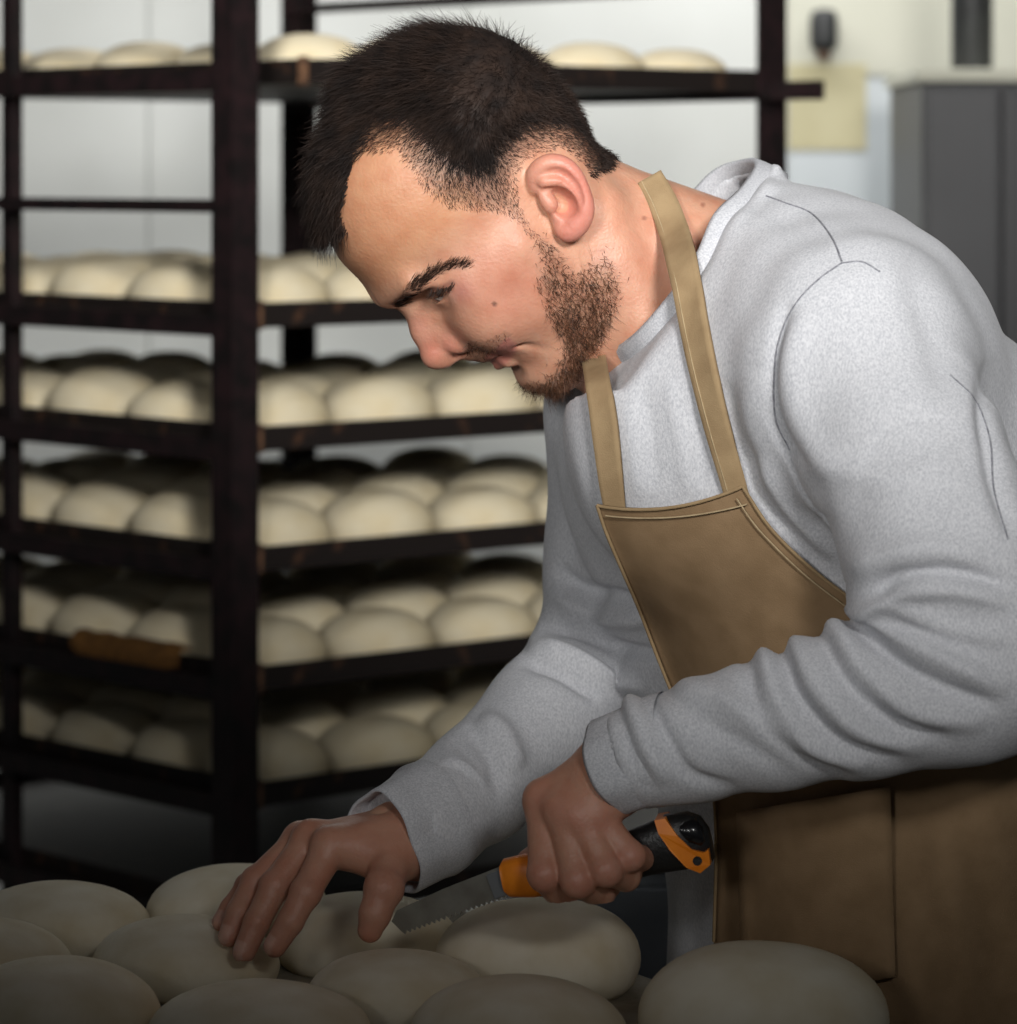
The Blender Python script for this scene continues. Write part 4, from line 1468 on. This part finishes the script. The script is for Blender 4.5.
def ribbon(name, cl, wpx, field, off, material, parent, n=60, thick=0.0035, y0=None, y1=None, smooth=24, ytop=None):
    c_ = spline(cl, n)
    tg = np.gradient(c_, axis=0); tg /= np.linalg.norm(tg, axis=1, keepdims=True)
    nrm = np.stack([-tg[:, 1], tg[:, 0]], 1)
    wv = np.interp(np.linspace(0, 1, n), np.linspace(0, 1, len(wpx)), wpx)
    m_ = 7
    g_ = np.concatenate([c_ + nrm * (wv * (k / (m_ - 1) - 0.5))[:, None] for k in range(m_)])
    p_, _ = march(g_, field, off, y0, y1)
    yd = p_[:, 1].reshape(m_, n)
    if ytop is not None:
        wt = ss(0.04, 0.16, np.linspace(0, 1, n))[None]
        yd = ytop * (1 - wt) + yd * wt
    for _ in range(smooth):
        yp = np.pad(yd, 1, mode='edge')
        yd = (yp[:-2, 1:-1] + yp[2:, 1:-1] + yp[1:-1, :-2] + yp[1:-1, 2:] + 2 * yp[1:-1, 1:-1]) / 6
    yd = yd.ravel()
    for k_ in range(len(g_)):                  # never sink into the knit
        h_ = bvh.ray_cast(Vector((0, 0, H)), Vector(((g_[k_, 0] - 508.5) / F, 1, -(g_[k_, 1] - HZ) / F)).normalized())
        if h_[0] is not None and abs(h_[0][1] - yd[k_]) < 0.04: yd[k_] = min(yd[k_], h_[0][1] - 0.004)
    yd = yd.reshape(m_, n)
    for _ in range(4):
        yp = np.pad(yd, 1, mode='edge')
        yd = np.minimum(yd, (yp[:-2, 1:-1] + yp[2:, 1:-1] + yp[1:-1, :-2] + yp[1:-1, 2:]) / 4)
    yd = yd.ravel()
    vv = np.stack([(g_[:, 0] - 508.5) * yd / F, yd, H - (g_[:, 1] - HZ) * yd / F], 1)
    fs = [(k*n+i, k*n+i+1, (k+1)*n+i+1, (k+1)*n+i) for k in range(m_-1) for i in range(n-1)]
    o = obj(name, mesh_fast(name, vv, [fs]), material, parent)
    md = o.modifiers.new('thick', 'SOLIDIFY'); md.thickness = thick; md.offset = 0
    return o, vv.reshape(m_, n, 3)


s1, sv1 = ribbon('strap', [(649, 177), (663, 203), (676, 238), (685, 277), (693, 322), (704, 375), (718, 430), (732, 478), (738, 500)], [26, 30, 31, 28, 26, 25, 24], WF, 0.003, M['strap'], apron)
s2, sv2 = ribbon('strap', [(590, 338), (596, 372), (602, 410), (607, 450), (612, 490), (617, 522)], [24, 25, 26, 24, 20], WF, 0.006, M['strap'], apron, ytop=Y0 + 0.03)
tube('stitching', sv1[5] + np.array([0, -0.0022, 0]), 0.0005, M['stitch'], s1, 5)
# the strap goes on round the far side of the neck
bk = spline([(650, 180), (645, 205), (632, 245), (615, 295), (596, 342)], 40)
tgp = np.gradient(bk, axis=0); tgp /= np.linalg.norm(tgp, axis=1, keepdims=True)
nrp = np.stack([-tgp[:, 1], tgp[:, 0]], 1)
gb = np.concatenate([bk + nrp * 13 * k for k in (-1, 0, 1)])
pb, _ = march(gb, WF, 0.003, back=True)
yb = pb[:, 1].reshape(3, 40)
for _ in range(4): yb = (np.pad(yb, ((0, 0), (1, 1)), mode='edge')[:, :-2] + yb * 2 + np.pad(yb, ((0, 0), (1, 1)), mode='edge')[:, 2:]) / 4
yb = yb.ravel()
pb = np.stack([(gb[:, 0] - 508.5) * yb / F, yb, H - (gb[:, 1] - HZ) * yb / F], 1)
fs = [(k*40+i, k*40+i+1, (k+1)*40+i+1, (k+1)*40+i) for k in range(2) for i in range(39)]
sb = obj('neck_strap', mesh_fast('neck_strap', pb, [fs]), M['strap'], apron)
md = sb.modifiers.new('thick', 'SOLIDIFY'); md.thickness = 0.003; md.offset = 0
# hems: stitched border along the bib top and its right edge
A3 = av.reshape(nr, nc, 3)
tube('hem', A3[0] + np.array([0, -0.002, 0]), 0.0013, M['strap'], apron, 6)
tube('hem', A3[:60, -1] + np.array([0, -0.002, 0]), 0.0013, M['strap'], apron, 6)
tube('hem', A3[:80, 0] + np.array([0, -0.002, 0]), 0.0013, M['strap'], apron, 6)
tube('stitching', A3[4, 2:-2] + np.array([0, -0.0035, 0]), 0.0006, M['stitch'], apron, 5)
tube('stitching', A3[2:60, -5] + np.array([0, -0.0035, 0]), 0.0006, M['stitch'], apron, 5)
# pocket
pg = []
for i in range(20):
    for j in range(16):
        s_, t_ = j / 15, i / 19
        pg.append(((738 + 152 * s_) + 6 * t_, (812 - 26 * s_) + 190 * t_))
pg = np.array(pg)
gi = np.array([np.argmin(((grid - p_) ** 2).sum(1)) for p_ in pg])
yd = yf[gi].reshape(20, 16)
for _ in range(8):
    yp = np.pad(yd, 1, mode='edge'); yd = (yp[:-2, 1:-1] + yp[2:, 1:-1] + yp[1:-1, :-2] + yp[1:-1, 2:] + 2 * yp[1:-1, 1:-1]) / 6
yd = yd.ravel() - 0.008
pv = np.stack([(pg[:, 0] - 508.5) * yd / F, yd, H - (pg[:, 1] - HZ) * yd / F], 1)
pk = obj('pocket', mesh_fast('pocket', pv, [[(i*16+j, i*16+j+1, (i+1)*16+j+1, (i+1)*16+j) for i in range(19) for j in range(15)]]), M['apron'], apron)
md = pk.modifiers.new('thick', 'SOLIDIFY'); md.thickness = 0.003

# ------------------------------------------------------------------ trousers, shoes, hidden limbs of the body
HP = P(885, 960, 0.085)
TR = Field((HP[0] - 0.28, HP[1] - 0.3, 0.05), (HP[0] + 0.28, HP[1] + 0.3, HP[2] + 0.1), 0.008)
hipx = HP + np.array([0, 0, -0.02])
feet = []
for s_ in (-1, 1):
    hp_ = hipx + s_ * lef * 0.075
    kn = np.array([hp_[0], hp_[1], 0.50]) + s_ * lef * 0.025 + fwd * 0.01
    an = np.array([hp_[0], hp_[1], 0.10]) + s_ * lef * 0.045 - fwd * 0.02
    TR.chain([(hp_, 0.10), (kn, 0.066), (an, 0.052)], 0.03)
    feet.append(an)
TR.rc(hipx - lef * 0.05, hipx + lef * 0.05, 0.11, 0.11, 0.03)
tv, tq = TR.mesh(1)
vol = (np.cross(tv[tq[:, 1]] - tv[tq[:, 0]], tv[tq[:, 2]] - tv[tq[:, 0]]) * tv[tq[:, 0]]).sum()
if vol < 0: tq = tq[:, ::-1]
obj('trousers', mesh_fast('trousers', tv, [tq]), M['trouser'], person)
for an in feet:
    SF = Field(an - 0.24, an + 0.24, 0.006)
    base_ = np.array([an[0], an[1], 0.036])
    SF.rc(base_ - fwd * 0.04, base_ + fwd * 0.15, 0.036, 0.034, 0.01)
    SF.rc(base_ + lef * 0.012 + fwd * 0.06, base_ + fwd * 0.14 - lef * 0.008, 0.034, 0.032, 0.01)
    SF.rc(base_, an + np.array([0, 0, 0.0]), 0.04, 0.042, 0.02)
    v_, q_ = SF.mesh(1)
    v_[:, 2] = np.maximum(v_[:, 2], 0.001)
    obj('shoe', mesh_fast('shoe', v_, [q_]), M['shoe'], person)
BF = Field((-0.20, Y0 - 0.36, 0.80), (0.50, Y0 + 0.36, 1.50), 0.008)
BF.chain([(p_, r_ * 0.72) for p_, r_ in TORSO], 0.03)
BF.chain([(p_, r_ * 0.62) for p_, r_ in NA], 0.02); BF.chain([(p_, r_ * 0.68) for p_, r_ in NF], 0.01)
BF.chain([(p_, r_ * 0.68) for p_, r_ in FA], 0.02); BF.chain([(p_, r_ * 0.70) for p_, r_ in FFa], 0.01)
BF.rc(NB, TORSO[0][0], 0.05, 0.07, 0.02)
BF.rc(TORSO[0][0], NA[0][0], 0.05, 0.034, 0.02)
BF.rc(TORSO[0][0], FA[0][0], 0.05, 0.034, 0.02)
bv_, bq_ = BF.mesh(1)
bodies.append((bv_, bq_, np.tile(np.array([0.6, 0.335, 0.225]), (len(bv_), 1))))
off = 0; V_, Q_, C_ = [], [], []
for v_, q_, c_ in bodies:
    V_.append(v_); Q_.append(q_ + off); C_.append(c_); off += len(v_)
VA, QA, CA = np.concatenate(V_), np.concatenate(Q_), np.concatenate(C_)
ed = np.concatenate([QA[:, [0, 1]], QA[:, [1, 2]], QA[:, [2, 3]], QA[:, [3, 0]]])
lab = np.arange(len(VA))
while True:                                   # connected pieces
    m_ = np.minimum(lab[ed[:, 0]], lab[ed[:, 1]])
    new = lab.copy()
    np.minimum.at(new, ed[:, 0], m_); np.minimum.at(new, ed[:, 1], m_)
    np.minimum.at(new, lab[ed[:, 0]], m_); np.minimum.at(new, lab[ed[:, 1]], m_)
    new = new[new]
    if (new == lab).all(): break
    lab = new
ids, cn = np.unique(lab, return_counts=True)
big = ids[cn > 1500]
keep = np.isin(lab, big)
rm_ = -np.ones(len(VA), int); rm_[keep] = np.arange(keep.sum())
QA = rm_[QA[keep[QA[:, 0]]]]; VA = VA[keep]; CA = CA[keep]; lab = lab[keep]
core = lab[np.argmin(np.linalg.norm(VA - bv_[0], axis=1))]
ci_ = np.where(lab == core)[0]
bridge = []
for g_ in big:                                # knit neck and wrists to the limbs inside the clothes
    if g_ == core: continue
    gi_ = np.where(lab == g_)[0]
    tg_ = min((NB, P(462, 802, 0.03), P(690, 738, -0.16)), key=lambda t: np.linalg.norm(VA[gi_] - t, axis=1).min())
    o2 = gi_[np.argsort(np.linalg.norm(VA[gi_] - tg_, axis=1))[:2]]
    bridge.append((o2[0], o2[1], ci_[np.argmin(np.linalg.norm(VA[ci_] - VA[o2[0]], axis=1))]))
bme = mesh_fast('body', VA, [QA, np.array(bridge)])
set_col(bme, CA)
obj('body', bme, M['skin'], person)

# ------------------------------------------------------------------ the saw knife in the near hand
KA, KB = P(509, 879, -0.128), P(712, 842, -0.150)
kx = unit((KB - KA)[None])[0]
ky = unit((np.array([0, -1, 0]) - kx * (kx @ np.array([0, -1.0, 0])))[None])[0]
kz = np.cross(kx, ky)
if kz[2] < 0: kz = -kz
KL = np.linalg.norm(KB - KA)
knife = empty('saw_knife', tuple(KA))
tag(knife, 'short saw knife with orange and black handle held over the dough', 'knife')


def kp(a_, b_, c_): return KA + kx * a_ + kz * b_ + ky * c_


def sweep(name, secs, material, parent, n=18):
    """secs: (along, height centre, half height, half thickness)"""
    vs, fs = [], []
    for a_, b_, hh_, ht in secs:
        for k in range(n):
            t_ = 2*math.pi*k/n
            cs, sn2 = math.cos(t_), math.sin(t_)
            vs.append(kp(a_, b_ + hh_ * math.copysign(abs(sn2)**0.75, sn2), ht * math.copysign(abs(cs)**0.75, cs)))
    for i in range(len(secs) - 1):
        for k in range(n):
            l = (k+1) % n
            fs.append((i*n+k, i*n+l, (i+1)*n+l, (i+1)*n+k))
    me_ = bpy.data.meshes.new(name)
    me_.from_pydata([tuple(q) for q in vs], [], fs + [tuple(range(n)), tuple((len(secs)-1)*n + k for k in range(n))])
    me_.update()
    for p_ in me_.polygons: p_.use_smooth = True
    return obj(name, me_, material, parent)


hd = sweep('handle', [(0.004, 0.0, 0.010, 0.008), (0.02, 0.0, 0.0135, 0.0105), (0.045, -0.001, 0.0145, 0.011), (0.075, 0.0, 0.015, 0.011), (0.095, 0.003, 0.0165, 0.0115), (0.110, 0.0045, 0.0185, 0.0115), (KL-0.012, 0.004, 0.0185, 0.011), (KL-0.004, 0.002, 0.016, 0.009), (KL, 0.0, 0.010, 0.004)], M['black'], knife)
sweep('collar_ring', [(-0.004, 0.001, 0.009, 0.007), (-0.001, 0.001, 0.0125, 0.0095), (0.014, 0.0, 0.0142, 0.0108), (0.020, -0.001, 0.0135, 0.0106)], M['orange'], knife)
# curved orange inlay on the butt with a black disc for the hole, black glossy insert
inl = [(-0.0, 0.0)]
IN = [(104, 0.0225), (111, 0.0225), (117, 0.010), (124, 0.000), (131, -0.0035), (KL*1000-1.5, -0.002), (KL*1000-2.5, -0.012), (126, -0.0165), (118, -0.011), (110, 0.002), (105, 0.014)]
vs, fs = [], []
npt = len(IN)
for ysgn, lv in ((1, 0.0128), (-1, 0.0128)):
    for a_, b_ in IN: vs.append(tuple(kp(a_ / 1000, b_, ysgn * (lv - 0.25 * max(0, abs(b_ - 0.004) - 0.012)))))
fs = [tuple(range(npt)), tuple(range(npt, 2*npt))[::-1]] + [(k, npt + k, npt + (k+1) % npt, (k+1) % npt) for k in range(npt)]
me = bpy.data.meshes.new('inlay'); me.from_pydata(vs, [], fs); me.update()
il = obj('inlay', me, M['orange'], hd)
hv_ = []
for ysgn in (1, -1):
    for k in range(12):
        t_ = 2*math.pi*k/12
        hv_.append(tuple(kp(KL - 0.010 + 0.003*math.cos(t_), -0.0078 + 0.003*math.sin(t_), ysgn * 0.0131)))
me = bpy.data.meshes.new('hole_disc'); me.from_pydata(hv_, [], [tuple(range(12)), tuple(range(12, 24))[::-1]] + [(k, 12+k, 12+(k+1) % 12, (k+1) % 12) for k in range(12)]); me.update()  # solid black disc painting the dark inside of the hole
obj('hole_disc', me, M['black'], hd)
sweep('butt_insert', [(0.119, 0.0130, 0.003, 0.0125), (0.123, 0.0105, 0.0085, 0.0134), (0.130, 0.0085, 0.0100, 0.0132), (KL - 0.003, 0.007, 0.006, 0.010)], M['gloss'], hd)
# blade with saw teeth
tip = P(392, 921, -0.090)
bx = unit((tip - KA)[None])[0]
bl = np.linalg.norm(tip - KA)
bz_ = unit((np.array([0, 0, 1.0]) - bx * bx[2])[None])[0]
by3 = np.cross(bx, bz_)
top = [(0.0, 0.0095), (bl * 0.5, 0.0085), (bl * 0.93, 0.0055), (bl, 0.000)]
bot = []
nt_ = 22
for k in range(nt_):
    s_ = 0.95 - 0.93 * k / nt_
    bot.append((bl * s_, -0.0085)); bot.append((bl * (s_ - 0.02), -0.0108))
bot.append((0.0, -0.0085))
out = top + bot
vs = [tuple(KA + bx * a_ + bz_ * b_ + by3 * s_ * 0.0008) for s_ in (1, -1) for a_, b_ in out]
n = len(out)
me = bpy.data.meshes.new('blade'); me.from_pydata(vs, [], [tuple(range(n)), tuple(range(n, 2*n))[::-1]] + [(k, n+k, n+(k+1) % n, (k+1) % n) for k in range(n)]); me.update()
obj('blade', me, M['blade'], knife)
vs, fs = [], []
me = MB().box((-0.012, -0.0095, -0.003), (0.014, 0.0075, 0.003)).mesh('bolster', 0.001)
bo = obj('bolster', me, M['steel'], None)
from mathutils import Matrix
mw = Matrix(((bx[0], bz_[0], by3[0], KA[0]), (bx[1], bz_[1], by3[1], KA[1]), (bx[2], bz_[2], by3[2], KA[2]), (0, 0, 0, 1)))
me.transform(mw); bo.parent = knife; bpy.context.view_layer.update(); bo.matrix_parent_inverse = knife.matrix_world.inverted()

# eyes
for sgn in (1, -1):
    ec = EC * np.array([1, sgn, 1])
    vs, fs = [], []
    nu3, nv3 = 20, 12
    for i in range(nv3 + 1):
        ph = math.pi * i / nv3
        for k in range(nu3):
            t_ = 2*math.pi*k/nu3
            vs.append(h2w(ec + 0.0126 * np.array([math.cos(ph), math.sin(ph)*math.cos(t_), math.sin(ph)*math.sin(t_)])))
    for i in range(nv3):
        for k in range(nu3):
            fs.append((i*nu3+k, i*nu3+(k+1) % nu3, (i+1)*nu3+(k+1) % nu3, (i+1)*nu3+k))
    ey = obj('eye', mesh_fast('eye', vs, [fs]), M['eye'], person)
    gz = unit(np.array([[0.92, 0.12 * sgn, -0.30]]))[0]
    g1 = unit(np.cross(gz, [0, 0, 1.0])[None])[0]; g2 = np.cross(gz, g1)
    vs = [h2w(ec + gz * 0.0132)] + [h2w(ec + gz * 0.0118 + (g1 * math.cos(2*math.pi*k/16) + g2 * math.sin(2*math.pi*k/16)) * 0.0058) for k in range(16)]
    obj('iris', mesh_fast('iris', vs, [[(0, 1 + k, 1 + (k+1) % 16) for k in range(16)]]), M['iris'], ey)
